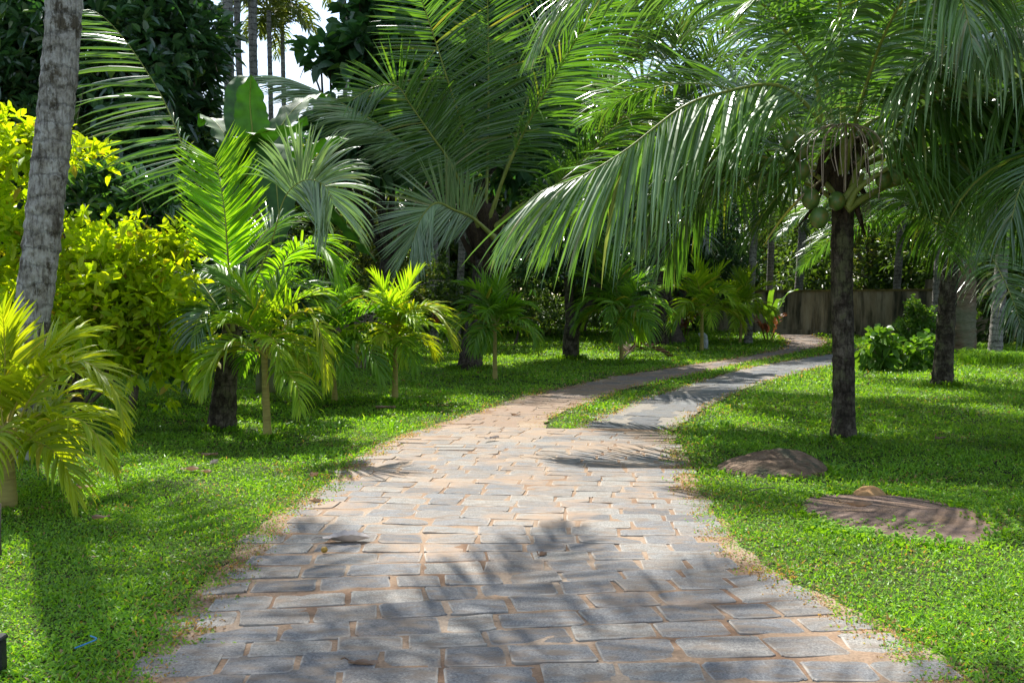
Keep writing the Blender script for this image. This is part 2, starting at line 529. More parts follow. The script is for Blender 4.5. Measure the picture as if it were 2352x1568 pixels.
# lawn ground: one sheet to the horizon
def soil_material():
    m, N, L, out = new_mat('lawn_soil')
    geo = N.new('ShaderNodeNewGeometry')
    n1 = N.new('ShaderNodeTexNoise')
    n1.inputs['Scale'].default_value = 0.9
    n1.inputs['Detail'].default_value = 6
    L.new(geo.outputs['Position'], n1.inputs['Vector'])
    n2 = N.new('ShaderNodeTexNoise')
    n2.inputs['Scale'].default_value = 22
    n2.inputs['Detail'].default_value = 8
    L.new(geo.outputs['Position'], n2.inputs['Vector'])
    ra = ramp(N, [(0.3, (0.02, 0.03, 0.008)), (0.55, (0.04, 0.06, 0.012)), (0.7, (0.09, 0.065, 0.03))])
    L.new(n2.outputs[0], ra.inputs[0])
    rb = ramp(N, [(0.3, (0.20, 0.10, 0.045)), (0.7, (0.36, 0.19, 0.09))])
    L.new(n2.outputs[0], rb.inputs[0])
    rm = ramp(N, [(0.62, (0, 0, 0)), (0.72, (1, 1, 1))])
    L.new(n1.outputs[0], rm.inputs[0])
    mx = N.new('ShaderNodeMixRGB')
    L.new(rm.outputs[0], mx.inputs[0])
    L.new(ra.outputs[0], mx.inputs[1])
    L.new(rb.outputs[0], mx.inputs[2])
    bs = N.new('ShaderNodeBsdfPrincipled')
    bs.inputs['Roughness'].default_value = 0.95
    bs.inputs['Specular IOR Level'].default_value = 0.15
    L.new(mx.outputs[0], bs.inputs['Base Color'])
    bp = N.new('ShaderNodeBump')
    bp.inputs['Strength'].default_value = 0.6
    bp.inputs['Distance'].default_value = 0.02
    L.new(n2.outputs[0], bp.inputs['Height'])
    L.new(bp.outputs[0], bs.inputs['Normal'])
    L.new(bs.outputs[0], out.inputs[0])
    return m


gx = np.r_[np.linspace(-600, -50, 6), np.linspace(-40, 40, 41), np.linspace(50, 600, 6)]
gy = np.r_[np.linspace(-200, -20, 4), np.linspace(-10, 70, 41), np.linspace(90, 900, 8)]
GX, GY = np.meshgrid(gx, gy)
V = np.stack([GX, GY, np.zeros_like(GX)], -1).reshape(-1, 3)
nx, ny = len(gx), len(gy)
ii, jj = np.meshgrid(np.arange(ny - 1), np.arange(nx - 1), indexing='ij')
F = np.stack([ii * nx + jj, ii * nx + jj + 1, (ii + 1) * nx + jj + 1, (ii + 1) * nx + jj], -1).reshape(-1, 4)
g = link('ground', mesh_np('ground', V, F, soil_material()))
tag(g, 'grassy garden soil under the lawn', 'ground', kind='structure')


# sandy bed of the path
def sand_material():
    m, N, L, out = new_mat('orange_sand')
    geo = N.new('ShaderNodeNewGeometry')
    n1 = N.new('ShaderNodeTexNoise')
    n1.inputs['Scale'].default_value = 1.4
    n1.inputs['Detail'].default_value = 8
    L.new(geo.outputs['Position'], n1.inputs['Vector'])
    n2 = N.new('ShaderNodeTexNoise')
    n2.inputs['Scale'].default_value = 60
    n2.inputs['Detail'].default_value = 6
    L.new(geo.outputs['Position'], n2.inputs['Vector'])
    ra = ramp(N, [(0.35, (0.19, 0.115, 0.07)), (0.5, (0.27, 0.185, 0.12)), (0.65, (0.33, 0.255, 0.185))])
    L.new(n1.outputs[0], ra.inputs[0])
    rb = ramp(N, [(0.3, (0.72, 0.72, 0.72)), (0.7, (1.15, 1.15, 1.15))])
    L.new(n2.outputs[0], rb.inputs[0])
    mx = N.new('ShaderNodeMixRGB')
    mx.blend_type = 'MULTIPLY'
    mx.inputs[0].default_value = 1
    L.new(ra.outputs[0], mx.inputs[1])
    L.new(rb.outputs[0], mx.inputs[2])
    bs = N.new('ShaderNodeBsdfPrincipled')
    bs.inputs['Roughness'].default_value = 0.9
    bs.inputs['Specular IOR Level'].default_value = 0.2
    L.new(mx.outputs[0], bs.inputs['Base Color'])
    bp = N.new('ShaderNodeBump')
    bp.inputs['Strength'].default_value = 0.5
    bp.inputs['Distance'].default_value = 0.01
    L.new(n2.outputs[0], bp.inputs['Height'])
    L.new(bp.outputs[0], bs.inputs['Normal'])
    L.new(bs.outputs[0], out.inputs[0])
    return m


def strip(ya, yb, fl, fr, z, step=0.12, nu=24):
    ys = np.arange(ya, yb + 1e-6, step)
    u = np.linspace(0, 1, nu)
    mg = np.interp(ys, [SPLIT - .5, SPLIT + .5], [.13, .03])
    a = fl(ys) - mg + wob(ys, 1.0)
    b = fr(ys) + mg + wob(ys, 4.0)
    X = a[:, None] * (1 - u) + b[:, None] * u
    Y = ys[:, None] * np.ones(nu)
    rg = np.random.default_rng(5)
    Z = z + 0.0025 * rg.standard_normal(X.shape)
    V = np.stack([X, Y, Z], -1).reshape(-1, 3)
    n = len(ys)
    i, j = np.meshgrid(np.arange(n - 1), np.arange(nu - 1), indexing='ij')
    F = np.stack([i * nu + j, i * nu + j + 1, (i + 1) * nu + j + 1, (i + 1) * nu + j], -1).reshape(-1, 4)
    return V, F


geos = [strip(-7.9, SPLIT + 0.12, eL, eR, 0.017), strip(SPLIT, 51, eL, eLR, 0.0175)]
V, F = join(geos)
sand = link('path', mesh_np('path', V, F, sand_material(), smooth=True))
tag(sand, 'orange sandy bed of the paved garden path', 'path', kind='structure')
V, F = strip(SPLIT, 43.5, eRL, eR, 0.0175)
o = link('right_track', mesh_np('right_track', V, F, rough_mat('grey_grit', [(0.3, (0.15, 0.13, 0.11)), (0.7, (0.27, 0.24, 0.20))], scale=20, bump=.3), smooth=True))
tag(o, 'grey gritty bed of the right wheel track', 'path', kind='structure')


def stone_material(name='grey_granite_paver', sandy=0.0, tint=(.88, .86, .83)):
    m, N, L, out = new_mat(name)
    geo = N.new('ShaderNodeNewGeometry')
    spk = N.new('ShaderNodeTexNoise')
    spk.inputs['Scale'].default_value = 95
    spk.inputs['Detail'].default_value = 6
    spk.inputs['Roughness'].default_value = 0.8
    L.new(geo.outputs['Position'], spk.inputs['Vector'])
    ra = ramp(N, [(0.34, (0.085, 0.087, 0.09)), (0.5, (0.225, 0.23, 0.235)), (0.66, (0.38, 0.385, 0.385))])
    L.new(spk.outputs[0], ra.inputs[0])
    isl = ramp(N, [(0.0, (0.55, 0.54, 0.55)), (0.35, (0.85, 0.85, 0.86)), (0.6, (0.92, 0.84, 0.76)), (0.8, (1.0, 0.98, 0.93)), (1.0, (1.2, 1.12, 1.0))])
    L.new(geo.outputs['Random Per Island'], isl.inputs[0])
    m1 = N.new('ShaderNodeMixRGB')
    m1.blend_type = 'MULTIPLY'
    m1.inputs[0].default_value = 1
    L.new(ra.outputs[0], m1.inputs[1])
    L.new(isl.outputs[0], m1.inputs[2])
    # brown grain bands
    nb = N.new('ShaderNodeTexNoise')
    nb.inputs['Scale'].default_value = 7
    nb.inputs['Detail'].default_value = 6
    mp = N.new('ShaderNodeMapping')
    mp.inputs['Scale'].default_value = (1, 2.5, 1)
    L.new(geo.outputs['Position'], mp.inputs[0])
    L.new(mp.outputs[0], nb.inputs['Vector'])
    rb = ramp(N, [(0.46, (0, 0, 0)), (0.66, (0.75, 0.75, 0.75))])
    L.new(nb.outputs[0], rb.inputs[0])
    m2 = N.new('ShaderNodeMixRGB')
    L.new(rb.outputs[0], m2.inputs[0])
    L.new(m1.outputs[0], m2.inputs[1])
    m2.inputs[2].default_value = rgb((0.20, 0.155, 0.115))
    # sand washed over stones in broad patches, more at the middle distance
    ns = N.new('ShaderNodeTexNoise')
    ns.inputs['Scale'].default_value = 1.1
    ns.inputs['Detail'].default_value = 9
    ns.inputs['Roughness'].default_value = 0.68
    L.new(geo.outputs['Position'], ns.inputs['Vector'])
    sx = N.new('ShaderNodeSeparateXYZ')
    L.new(geo.outputs['Position'], sx.inputs[0])
    yr = ramp(N, [(0.0, (0.0, 0, 0)), (0.2, (0.0, 0, 0)), (0.30, (0.05, 0, 0)), (0.46, (0.13, 0, 0)), (0.6, (0.12, 0, 0)), (0.75, (0.03, 0, 0)), (1.0, (0.0, 0, 0))])
    my = N.new('ShaderNodeMath')
    my.operation = 'MULTIPLY'
    my.inputs[1].default_value = 1 / 25.0
    L.new(sx.outputs['Y'], my.inputs[0])
    L.new(my.outputs[0], yr.inputs[0])
    sy = N.new('ShaderNodeSeparateXYZ')
    L.new(yr.outputs[0], sy.inputs[0])
    at = N.new('ShaderNodeAttribute')
    at.attribute_name = 'rim'
    ad = N.new('ShaderNodeMath')
    ad.operation = 'ADD'
    L.new(ns.outputs[0], ad.inputs[0])
    L.new(sy.outputs[0], ad.inputs[1])
    ad2 = N.new('ShaderNodeMath')
    ad2.operation = 'MULTIPLY_ADD'
    L.new(at.outputs['Fac'], ad2.inputs[0])
    ad2.inputs[1].default_value = 0.07
    L.new(ad.outputs[0], ad2.inputs[2])
    rs = ramp(N, [(0.57 - sandy, (0, 0, 0)), (0.70 - sandy, (0.85, 0.85, 0.85))])
    L.new(ad2.outputs[0], rs.inputs[0])
    m3 = N.new('ShaderNodeMixRGB')
    L.new(rs.outputs[0], m3.inputs[0])
    L.new(m2.outputs[0], m3.inputs[1])
    m3.inputs[2].default_value = rgb((0.33, 0.235, 0.16))
    # white lime bloom along some rims
    nw = N.new('ShaderNodeTexNoise')
    nw.inputs['Scale'].default_value = 9
    nw.inputs['Detail'].default_value = 7
    L.new(geo.outputs['Position'], nw.inputs['Vector'])
    mw = N.new('ShaderNodeMath')
    mw.operation = 'MULTIPLY'
    L.new(at.outputs['Fac'], mw.inputs[0])
    L.new(nw.outputs[0], mw.inputs[1])
    rw = ramp(N, [(0.34, (0, 0, 0)), (0.62, (0.75, 0.75, 0.75))])
    L.new(mw.outputs[0], rw.inputs[0])
    m4 = N.new('ShaderNodeMixRGB')
    L.new(rw.outputs[0], m4.inputs[0])
    L.new(m3.outputs[0], m4.inputs[1])
    m4.inputs[2].default_value = rgb((0.46, 0.43, 0.38))
    bs = N.new('ShaderNodeBsdfPrincipled')
    bs.inputs['Roughness'].default_value = 0.78
    bs.inputs['Specular IOR Level'].default_value = 0.3
    m5 = N.new('ShaderNodeMixRGB')
    m5.blend_type = 'MULTIPLY'
    m5.inputs[0].default_value = 1
    L.new(m4.outputs[0], m5.inputs[1])
    m5.inputs[2].default_value = rgb(tint)
    L.new(m5.outputs[0], bs.inputs['Base Color'])
    bp = N.new('ShaderNodeBump')
    bp.inputs['Strength'].default_value = 0.5
    bp.inputs['Distance'].default_value = 0.006
    L.new(spk.outputs[0], bp.inputs['Height'])
    bp2 = N.new('ShaderNodeBump')
    bp2.inputs['Strength'].default_value = 0.6
    bp2.inputs['Distance'].default_value = 0.02
    L.new(nb.outputs[0], bp2.inputs['Height'])
    L.new(bp.outputs[0], bp2.inputs['Normal'])
    L.new(bp2.outputs[0], bs.inputs['Normal'])
    L.new(bs.outputs[0], out.inputs[0])
    return m


def build_stones(which):
    rg = np.random.default_rng(11 + which)
    V, F, RIM = [], [], []
    NP_ = 20

    def stone(c, hx, hy, ax, ay, far):
        o = len(V)
        # rounded rectangle outline with wobble
        ang = np.linspace(0, 2 * math.pi, NP_, endpoint=False) + 0.157
        e = 0.12 + 0.07 * rg.random()
        cx = np.sign(np.cos(ang)) * np.abs(np.cos(ang)) ** e
        sy = np.sign(np.sin(ang)) * np.abs(np.sin(ang)) ** e
        skew = rg.normal(0, 0.035)
        px = hx * cx + skew * sy * hy + rg.normal(0, 0.0045, NP_)
        py = hy * sy + rg.normal(0, 0.0045, NP_) + rg.normal(0, .02) * cx * hy
        tilt = rg.normal(0, 0.008, 2)
        h = 0.0235 + rg.normal(0, 0.0014)
        for sc, z, rim in ((1.0, 0.008, 1.0), (1.0, h - 0.004, 1.0), (0.95, h - 0.0008, 0.9), (0.82, h, 0.25), (0.45, h + 0.0015, 0.0)):
            inx, iny = (hx * (1 - sc), hy * (1 - sc))
            if sc >= 0.82:
                ins = (1 - sc) * 0.11
                qx = px * (1 - ins / hx)
                qy = py * (1 - ins / hy)
            else:
                qx, qy = px * sc, py * sc
            for a, b in zip(qx, qy):
                p = c + ax * a + ay * b
                V.append((p[0], p[1], z + (tilt[0] * a / hx + tilt[1] * b / hy) * 0.35 * (1 if sc < 1.01 else 0)))
                RIM.append(rim)
        V.append((c[0], c[1], h + 0.002))
        RIM.append(0)
        for r in range(4):
            for k in range(NP_):
                F.append([o + r * NP_ + k, o + r * NP_ + (k + 1) % NP_, o + (r + 1) * NP_ + (k + 1) % NP_, o + (r + 1) * NP_ + k])
        for k in range(NP_):
            F.append([o + 4 * NP_ + k, o + 4 * NP_ + (k + 1) % NP_, o + 5 * NP_])

    def lay(fl, fr, y0, y1, rowh, wmin, wmax, yaw=0.0):
        ys = np.linspace(y0, y1, 400)
        cx = (fl(ys) + fr(ys)) / 2
        s = np.r_[0, np.cumsum(np.hypot(np.diff(cx), np.diff(ys)))]
        pos = 0.0
        while pos < s[-1]:
            rh = rowh * rg.uniform(0.88, 1.12)
            mid = pos + rh / 2
            yc = np.interp(mid, s, ys)
            xc = np.interp(mid, s, cx)
            e = 0.6
            tx = np.interp(mid + e, s, cx) - np.interp(mid - e, s, cx)
            ty = np.interp(mid + e, s, ys) - np.interp(mid - e, s, ys)
            if tx == 0 and ty == 0:
                pos += rh
                continue
            l = math.hypot(tx, ty)
            T = np.array([tx / l, ty / l])
            c, sn = math.cos(yaw), math.sin(yaw)
            T = np.array([T[0] * c - T[1] * sn, T[0] * sn + T[1] * c])
            A = np.array([T[1], -T[0]])
            half = 4.2
            u = -half + rg.uniform(0, .3)
            drift = rg.normal(0, 0.003)
            while u < half:
                w = rg.uniform(wmin, wmax)
                gap = rg.uniform(0.012, 0.036)
                cc = np.array([xc, yc]) + A * (u + w / 2) + T * (drift * u * .4 + 0.012 * math.sin(u * 2.1 + pos))
                yy = cc[1]
                lo, hi = fl(yy) + wob(yy, 1.0), fr(yy) + wob(yy, 4.0)
                mg = .10 if yy < SPLIT else 0.0
                if lo - mg + w * .2 < cc[0] < hi + mg - w * .2 and y0 - .2 < yy < y1 + .2:
                    stone(cc, (w - gap) / 2, (rh - rg.uniform(0.008, 0.018)) / 2, A, T, yc > 12)
                u += w
            pos += rh

    if which == 0:
        lay(eL, eR, -3.0, SPLIT, 0.232, 0.26, 0.44, yaw=-0.02)
    elif which == 1:
        lay(eL, eLR, SPLIT + .15, 46, 0.25, 0.28, 0.46)
    else:
        lay(eRL, eR, SPLIT + .05, 42, 0.42, 0.38, 0.70)
    return V, F, RIM


for wh, (nm, sandy, tint, lab) in enumerate((('path_paving', 0.0, (.88, .86, .83), 'courses of rectangular grey granite stones paving the near garden path'),
                                       ('left_track_paving', 0.09, (.72, .66, .62), 'sandy brownish stone courses of the left wheel track'),
                                       ('right_track_paving', -0.16, (.62, .66, .70), 'smooth slate-grey slabs of the right wheel track'))):
    V, F, RIM = build_stones(wh)
    st = link(nm, mesh_np(nm, V, F, stone_material(nm, sandy, tint), rim=RIM))
    tag(st, lab, 'paving', kind='structure')

# ------------------------------------------------------------------ rocks' footprints (grass stays off them)
ROCK1 = (GD(1775, 1088), 0.50, 0.30)
ROCK2 = (GD(2050, 1186), 0.60, 0.82)
BARE = [(GD(505, 990), 0.75, 0.45), (GD(530, 895), 0.4, 0.6), (GD(1235, 985), 0.25, .5)]


# ------------------------------------------------------------------ grass
def grass_material(name, c1, c2, c3):
    return leaf_mat(name, c1, c2, c3, trans=0.45, tcol=(1.5, 1.45, 0.35), rough=0.45, spec=0.4, nscale=0.8)


def build_grass():
    rg = np.random.default_rng(3)
    zones = [  # y0,y1, density/m2, length, width
        (2.6, 5.6, 6500, .040, .0115), (5.6, 8.5, 4200, .044, .0125), (8.5, 12.5, 2000, .052, .0145),
        (12.5, 18, 900, .068, .020), (18, 27, 380, .09, .030), (27, 40, 150, .12, .046), (40, 60, 50, .17, .08)]
    Vs, Fs, Ms = [], [], []
    off = 0
    for y0, y1, den, ln, wd in zones:
        hw = 0.62 * y1 + 0.8
        n = int(den * (y1 - y0) * 2 * hw)
        x = rg.uniform(-hw, hw, n)
        y = rg.uniform(y0, y1, n)
        keep = np.abs(x) < 0.62 * y + 0.8
        x, y = x[keep], y[keep]
        d = path_depth(x, y)
        rag = 0.07 * n2(x, y, 4.0) + 0.06 * n2(x + 9, y, 11.0) + 0.035 * rg.standard_normal(len(x))
        inside = d + rag
        p = np.clip((-inside + 0.10) / 0.14, 0, 1)
        p = np.where(y > SPLIT, np.clip((-inside + 0.12) / 0.16, 0, 1), p)
        keep = rg.random(len(x)) < p
        # stray tufts in the joints close to the edge
        # thin patches
        thin = (np.sin(x * 1.3 + 2 * np.sin(y * .7)) * np.sin(y * 1.1 + 1.7 * np.sin(x * .9)))
        keep &= rg.random(len(x)) < np.where(thin > 0.62, 0.55, 1.0)
        for (c, a, b) in (ROCK1, ROCK2):
            q = ((x - c[0]) / a) ** 2 + ((y - c[1]) / b) ** 2
            keep &= q > 1.0 + 0.12 * rg.random(len(x)) + .14 * n2(x, y, 5.0)
        for (c, a, b) in BARE:
            q = ((x - c[0]) / a) ** 2 + ((y - c[1]) / b) ** 2
            keep &= rg.random(len(x)) < np.clip(q, 0.08, 1)
        x, y, d = x[keep], y[keep], d[keep]
        n = len(x)
        # mound relief
        hmul = 0.75 + 0.35 * np.sin(x * 3.7 + 1.3 * np.sin(y * 2.9)) * np.sin(y * 4.3) + 0.25 * rg.random(n)
        edge = np.clip((-d) / 0.2, 0.6, 1)
        L = ln * hmul * edge * rg.uniform(0.7, 1.35, n)
        long = rg.random(n) < 0.004
        L = np.where(long, L * rg.uniform(2, 3.6, n), L)
        W = wd * rg.uniform(0.7, 1.25, n) * np.where(long, 0.6, 1)
        az = rg.uniform(0, 2 * math.pi, n)
        inc = np.where(long, rg.uniform(0.2, 0.7, n), rg.uniform(0.35, 1.35, n))
        dr = np.stack([np.cos(az) * np.sin(inc), np.sin(az) * np.sin(inc), np.cos(inc)], -1)
        sd = np.stack([-np.sin(az), np.cos(az), rg.normal(0, .35, n)], -1)
        sd = nrm(sd)
        z0 = np.clip(rg.normal(0.3, 0.35, n), 0, 1) * ln * 0.5 * edge + np.where(d > -0.2, 0.016, 0)
        B = np.stack([x, y, z0], -1)
        mid = B + dr * (L * 0.5)[:, None]
        tip = B + dr * L[:, None] + np.array([0, 0, -1.0]) * (L * 0.25)[:, None]
        tip[:, 2] = np.maximum(tip[:, 2], 0.004)
        a = mid - sd * (W / 2)[:, None]
        b = mid + sd * (W / 2)[:, None]
        Vq = np.stack([B, a, tip, b], 1).reshape(-1, 3)
        Fq = np.arange(4 * n).reshape(-1, 4) + off
        off += 4 * n
        # dried blades near the path edge
        pd = np.clip(0.75 * np.exp(-np.clip(-d, 0, 9) / 0.13), 0, .75) * (0.35 + 0.65 * (n2(x, y, 3.0) > -.2)) + 0.012 + .10 * (n2(x + 5, y, 1.1) > .6) * (y < 16)
        mi = (rg.random(n) < pd).astype(int)
        Vs.append(Vq)
        Fs.append(Fq)
        Ms.append(mi)
    return np.vstack(Vs), np.vstack(Fs), np.concatenate(Ms)


V, F, MI = build_grass()
GRN = grass_material('lawn_blade', (0.075, 0.21, 0.014), (0.22, 0.40, 0.035), (0.32, 0.42, 0.06))
DRY = grass_material('dried_blade', (0.25, 0.15, 0.08), (0.42, 0.26, 0.15), (0.45, 0.38, 0.2))
gobj = link('grass', mesh_np('grass', V, F, [GRN, DRY], midx=MI))
tag(gobj, 'short bright green carpet grass of the lawn on both sides of the path', 'grass', kind='stuff')


# ------------------------------------------------------------------ fronds
PROF = ([0, .10, .3, .6, .82, .95, 1], [.55, .85, 1, .92, .68, .42, .3])


def frond_geo(ctrl, L, n=75, w=.036, pet=.2, droop=.35, vup=.3, a0=78, a1=22, k=5, seed=0, side=None, fold=True,
              r0=.03, prof=PROF, sides=(1, 1), lj=.12, roll=0.0, gap=0.03, planar=None):
    rg = np.random.default_rng(seed)
    C = catmull(ctrl, 80)
    u = np.linspace(0, 1, 80)
    T_ = nrm(np.gradient(C, axis=0))
    h = C[-1] - C[0]
    h[2] = 0
    if np.linalg.norm(h) < 1e-3:
        h = np.array([1.0, 0, 0])
    Sr = np.cross(nrm(h), [0, 0, 1.0]) if side is None else nrm(np.asarray(side, float))
    t = np.linspace(pet, 0.995, n)
    tt = np.repeat(t, 2) + rg.normal(0, .25 / n, 2 * n)
    tt = np.clip(tt, pet, .999)
    sg = np.tile([1.0, -1.0], n)
    keepm = np.ones(2 * n, bool)
    if sides[0] == 0:
        keepm &= sg < 0
    if sides[1] == 0:
        keepm &= sg > 0
    if gap:
        keepm &= rg.random(2 * n) > gap
    tt, sg = tt[keepm], sg[keepm]
    m = len(tt)
    I = lambda A: np.stack([np.interp(tt, u, A[:, j]) for j in range(3)], -1)
    B = I(C)
    T = nrm(I(T_))
    S = nrm(Sr[None] - T * (T @ Sr)[:, None])
    if planar is not None:
        S = nrm(np.cross(T, np.asarray(planar, float)[None]))
    N = np.cross(S, T)
    tp = (tt - pet) / (1 - pet)
    if roll:
        c, s = math.cos(roll), math.sin(roll)
        S, N = S * c + N * s, N * c - S * s
    a = np.radians(a0 + (a1 - a0) * tp ** 1.3 + rg.normal(0, 3.5, m))
    ll = L * np.interp(tp, prof[0], prof[1]) * (1 + rg.normal(0, lj * .5, m))
    v = vup + rg.normal(0, .13, m)
    side_v = S * (sg * np.cos(v))[:, None] + N * np.sin(v)[:, None]
    d = nrm(np.cos(a)[:, None] * T + np.sin(a)[:, None] * side_v)
    g = droop * (1 + rg.normal(0, .22, m))
    tw = rg.normal(0, .3, m)
    wj = w * (0.8 + .4 * rg.random(m)) * np.interp(tp, [0, .2, .7, 1], [.75, 1, .85, .5])
    ks = np.linspace(0, 1, k + 1)
    wp = np.interp(ks, [0, .12, .4, .7, 1], [.45, .95, 1, .7, .04])
    pts = B.copy()
    rows = []
    for q in range(k + 1):
        Wd = T - d * np.sum(T * d, -1, keepdims=True)
        Wd = nrm(Wd)
        nn = np.cross(Wd, d)
        Wd = Wd * np.cos(tw)[:, None] + nn * np.sin(tw)[:, None]
        nn = np.cross(Wd, d)
        hw = (wj * wp[q] / 2)[:, None]
        if fold:
            rows.append(np.stack([pts - Wd * hw, pts + nn * hw * .55, pts + Wd * hw], 1))
        else:
            rows.append(np.stack([pts - Wd * hw, pts + Wd * hw], 1))
        if q < k:
            pts = pts + d * (ll / k)[:, None]
            d = nrm(d + np.array([0, 0, -1.0]) * (g * (1.6 / k) * (0.6 + ks[q]))[:, None] + rg.normal(0, .018, (m, 3)))
    cs = 3 if fold else 2
    Vv = np.stack(rows, 1)                       # m, k+1, cs, 3
    base = (np.arange(m) * (k + 1) * cs)[:, None, None]
    q = np.arange(k)[None, :, None]
    e = np.arange(cs - 1)[None, None, :]
    i0 = base + q * cs + e
    Fv = np.stack([i0, i0 + 1, i0 + cs + 1, i0 + cs], -1).reshape(-1, 4)
    # rib
    cr = C[::2]
    ur = u[::2]
    rr = r0 * np.interp(ur, [0, .05, .2, .6, 1], [1.7, 1.15, .8, .42, .1])
    Rb = tube_geo(cr, rr, seg=6, cap=False, flat=.75)
    return (Vv.reshape(-1, 3), Fv), Rb


def hero_frond(parent, origin, pix, L, mat=None, rib=None, **kw):
    ctrl = [P(*p) for p in pix]
    (lv, lf), (rv, rf) = frond_geo(ctrl, L, **kw)
    o = part('frond', lv, lf, mat or M['coco'], parent, origin)
    part('midrib', rv, rf, rib or M['rib'], o, origin, smooth=True)
    return o


def arch(length, e, bend, n=9):
    s = np.linspace(0, 1, n)
    th = e - bend * s ** 1.4
    st = length / (n - 1)
    x = np.r_[0, np.cumsum(np.cos(th[:-1]) * st)]
    z = np.r_[0, np.cumsum(np.sin(th[:-1]) * st)]
    return np.stack([x, np.zeros(n), z], -1)


LIBS = {}


def frond_lib(key, length, L, w, n, mat, rib, specs, **kw):
    out = []
    for i, (e, bend, dr) in enumerate(specs):
        c = arch(length, R(e), R(bend))
        c[:, 1] += 0.05 * length * np.sin(np.linspace(0, 2.2, len(c)) + i * 1.7) * np.linspace(0, 1, len(c))
        (lv, lf), (rv, rf) = frond_geo(c, L, n=n, w=w, droop=dr, seed=100 + i * 7, **kw)
        out.append((mesh_np('frond', lv, lf, mat), mesh_np('midrib', rv, rf, rib, smooth=True)))
    LIBS[key] = out
    return out


COCO_SPECS = [(82, 35, .25), (74, 50, .3), (62, 70, .4), (48, 80, .5), (34, 80, .6), (20, 75, .7), (5, 65, .8), (-12, 50, .9)]
frond_lib('coco', 4.6, 1.15, .042, 100, M['coco'], M['rib'], COCO_SPECS, r0=.032, pet=.22, fold=False, k=4)
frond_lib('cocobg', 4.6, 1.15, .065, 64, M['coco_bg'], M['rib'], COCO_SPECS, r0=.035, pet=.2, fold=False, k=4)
YS = [(84, 40, .25), (72, 75, .4), (60, 105, .55), (48, 120, .65), (32, 115, .8), (15, 100, .9)]
for key, mt, rb in (('yl', M['yl'], M['rib_y']), ('yg', M['yg'], M['rib_y']), ('gr', M['gr'], M['rib'])):
    frond_lib(key, 1.1, .46, .050, 22, mt, rb, YS, r0=.012, pet=.2, k=5, a0=62, a1=16, vup=.4,
              prof=([0, .15, .5, .85, 1], [.8, 1, 1, .75, .5]))


def lib_fronds(parent, key, center, n, seed, scale=1.0, emin=0, emax=None, az0=None, azs=2.399):
    rg = random.Random(seed)
    lib = LIBS[key]
    nl = len(lib)
    az = rg.uniform(0, 6.28) if az0 is None else az0
    for i in range(n):
        f = (i + .5) / n
        idx = int(emin + f * ((nl if emax is None else emax) - emin))
        idx = min(nl - 1, max(0, idx))
        lm, rm = lib[idx]
        o = link('frond', lm, parent, center)
        o.rotation_euler = (R(rg.uniform(-6, 6)), R(rg.uniform(-7, 7)), az + rg.uniform(-.25, .25))
        s = scale * rg.uniform(.88, 1.1)
        o.scale = (s, s, s)
        link('midrib', rm, o)
        az += azs


def palm_trunk(parent, origin, pix_or_pts, r0, r1, mat, flare=1.35, seg=18, seed=0, pix=True, rings=.05, ringn=None):
    rg = np.random.default_rng(seed)
    ctrl = [P(*p) for p in pix_or_pts] if pix else [np.array(p, float) for p in pix_or_pts]
    H = np.linalg.norm(ctrl[-1] - ctrl[0])
    n = max(12, int(H / .045))
    n = min(n, 220)
    C = catmull(ctrl, n)
    u = np.linspace(0, 1, n)
    h = u * H
    rad = r1 + (r0 - r1) * (1 - u) ** .8 + r0 * (flare - 1) * np.exp(-h / .22)
    step = ringn or .16
    ph = np.cumsum(np.abs(rg.normal(1, .25, n))) * (H / n) / step * 2 * math.pi
    rad = rad * (1 + rings * np.maximum(0, np.sin(ph)) ** 3)
    Vv, Ff = tube_geo(C, rad, seg=seg, noise=.03, rng=rg)
    return part('trunk', Vv, Ff, mat, parent, origin, smooth=True)


# ================================================================== foreground coconut palm (right)
b = GD(1937, 1008)
D0 = float(b[1])
pc = thing('coconut_palm', 'short coconut palm bearing green nuts, slim dark straight trunk right of the path', 'palm', b)
palm_trunk(pc, b, [(1937, 1012, D0), (1938, 850, D0), (1934, 650, D0), (1936, 480, D0), (1936, 400, D0)], .118, .122, M['darkbark'], flare=1.32, seed=2, rings=.03, ringn=.11)
crown = P(1935, 400, D0)
rg = np.random.default_rng(9)
hubs = [ellipsoid(P(1935, 405, D0), (.17, .17, .40), bump=.07, rng=rg)]
for k_ in range(26):
    a = rg.uniform(0, 6.28)
    p0 = P(1935, 470 - rg.uniform(0, 150), D0) + np.array([math.cos(a), math.sin(a), 0]) * .13
    dv = np.array([math.cos(a) * .2, math.sin(a) * .2, rg.uniform(-.3, .12)])
    hubs.append(tube_geo(catmull([p0, p0 + dv * .5 + [0, 0, .06], p0 + dv * 1.1 - [0, 0, .08]], 6), [.03, .04, .035, .03, .02, .008], seg=5, cap=False))
V, F = join(hubs)
part('crown_fibre', V, F, M['fibre'], pc, b, smooth=True)
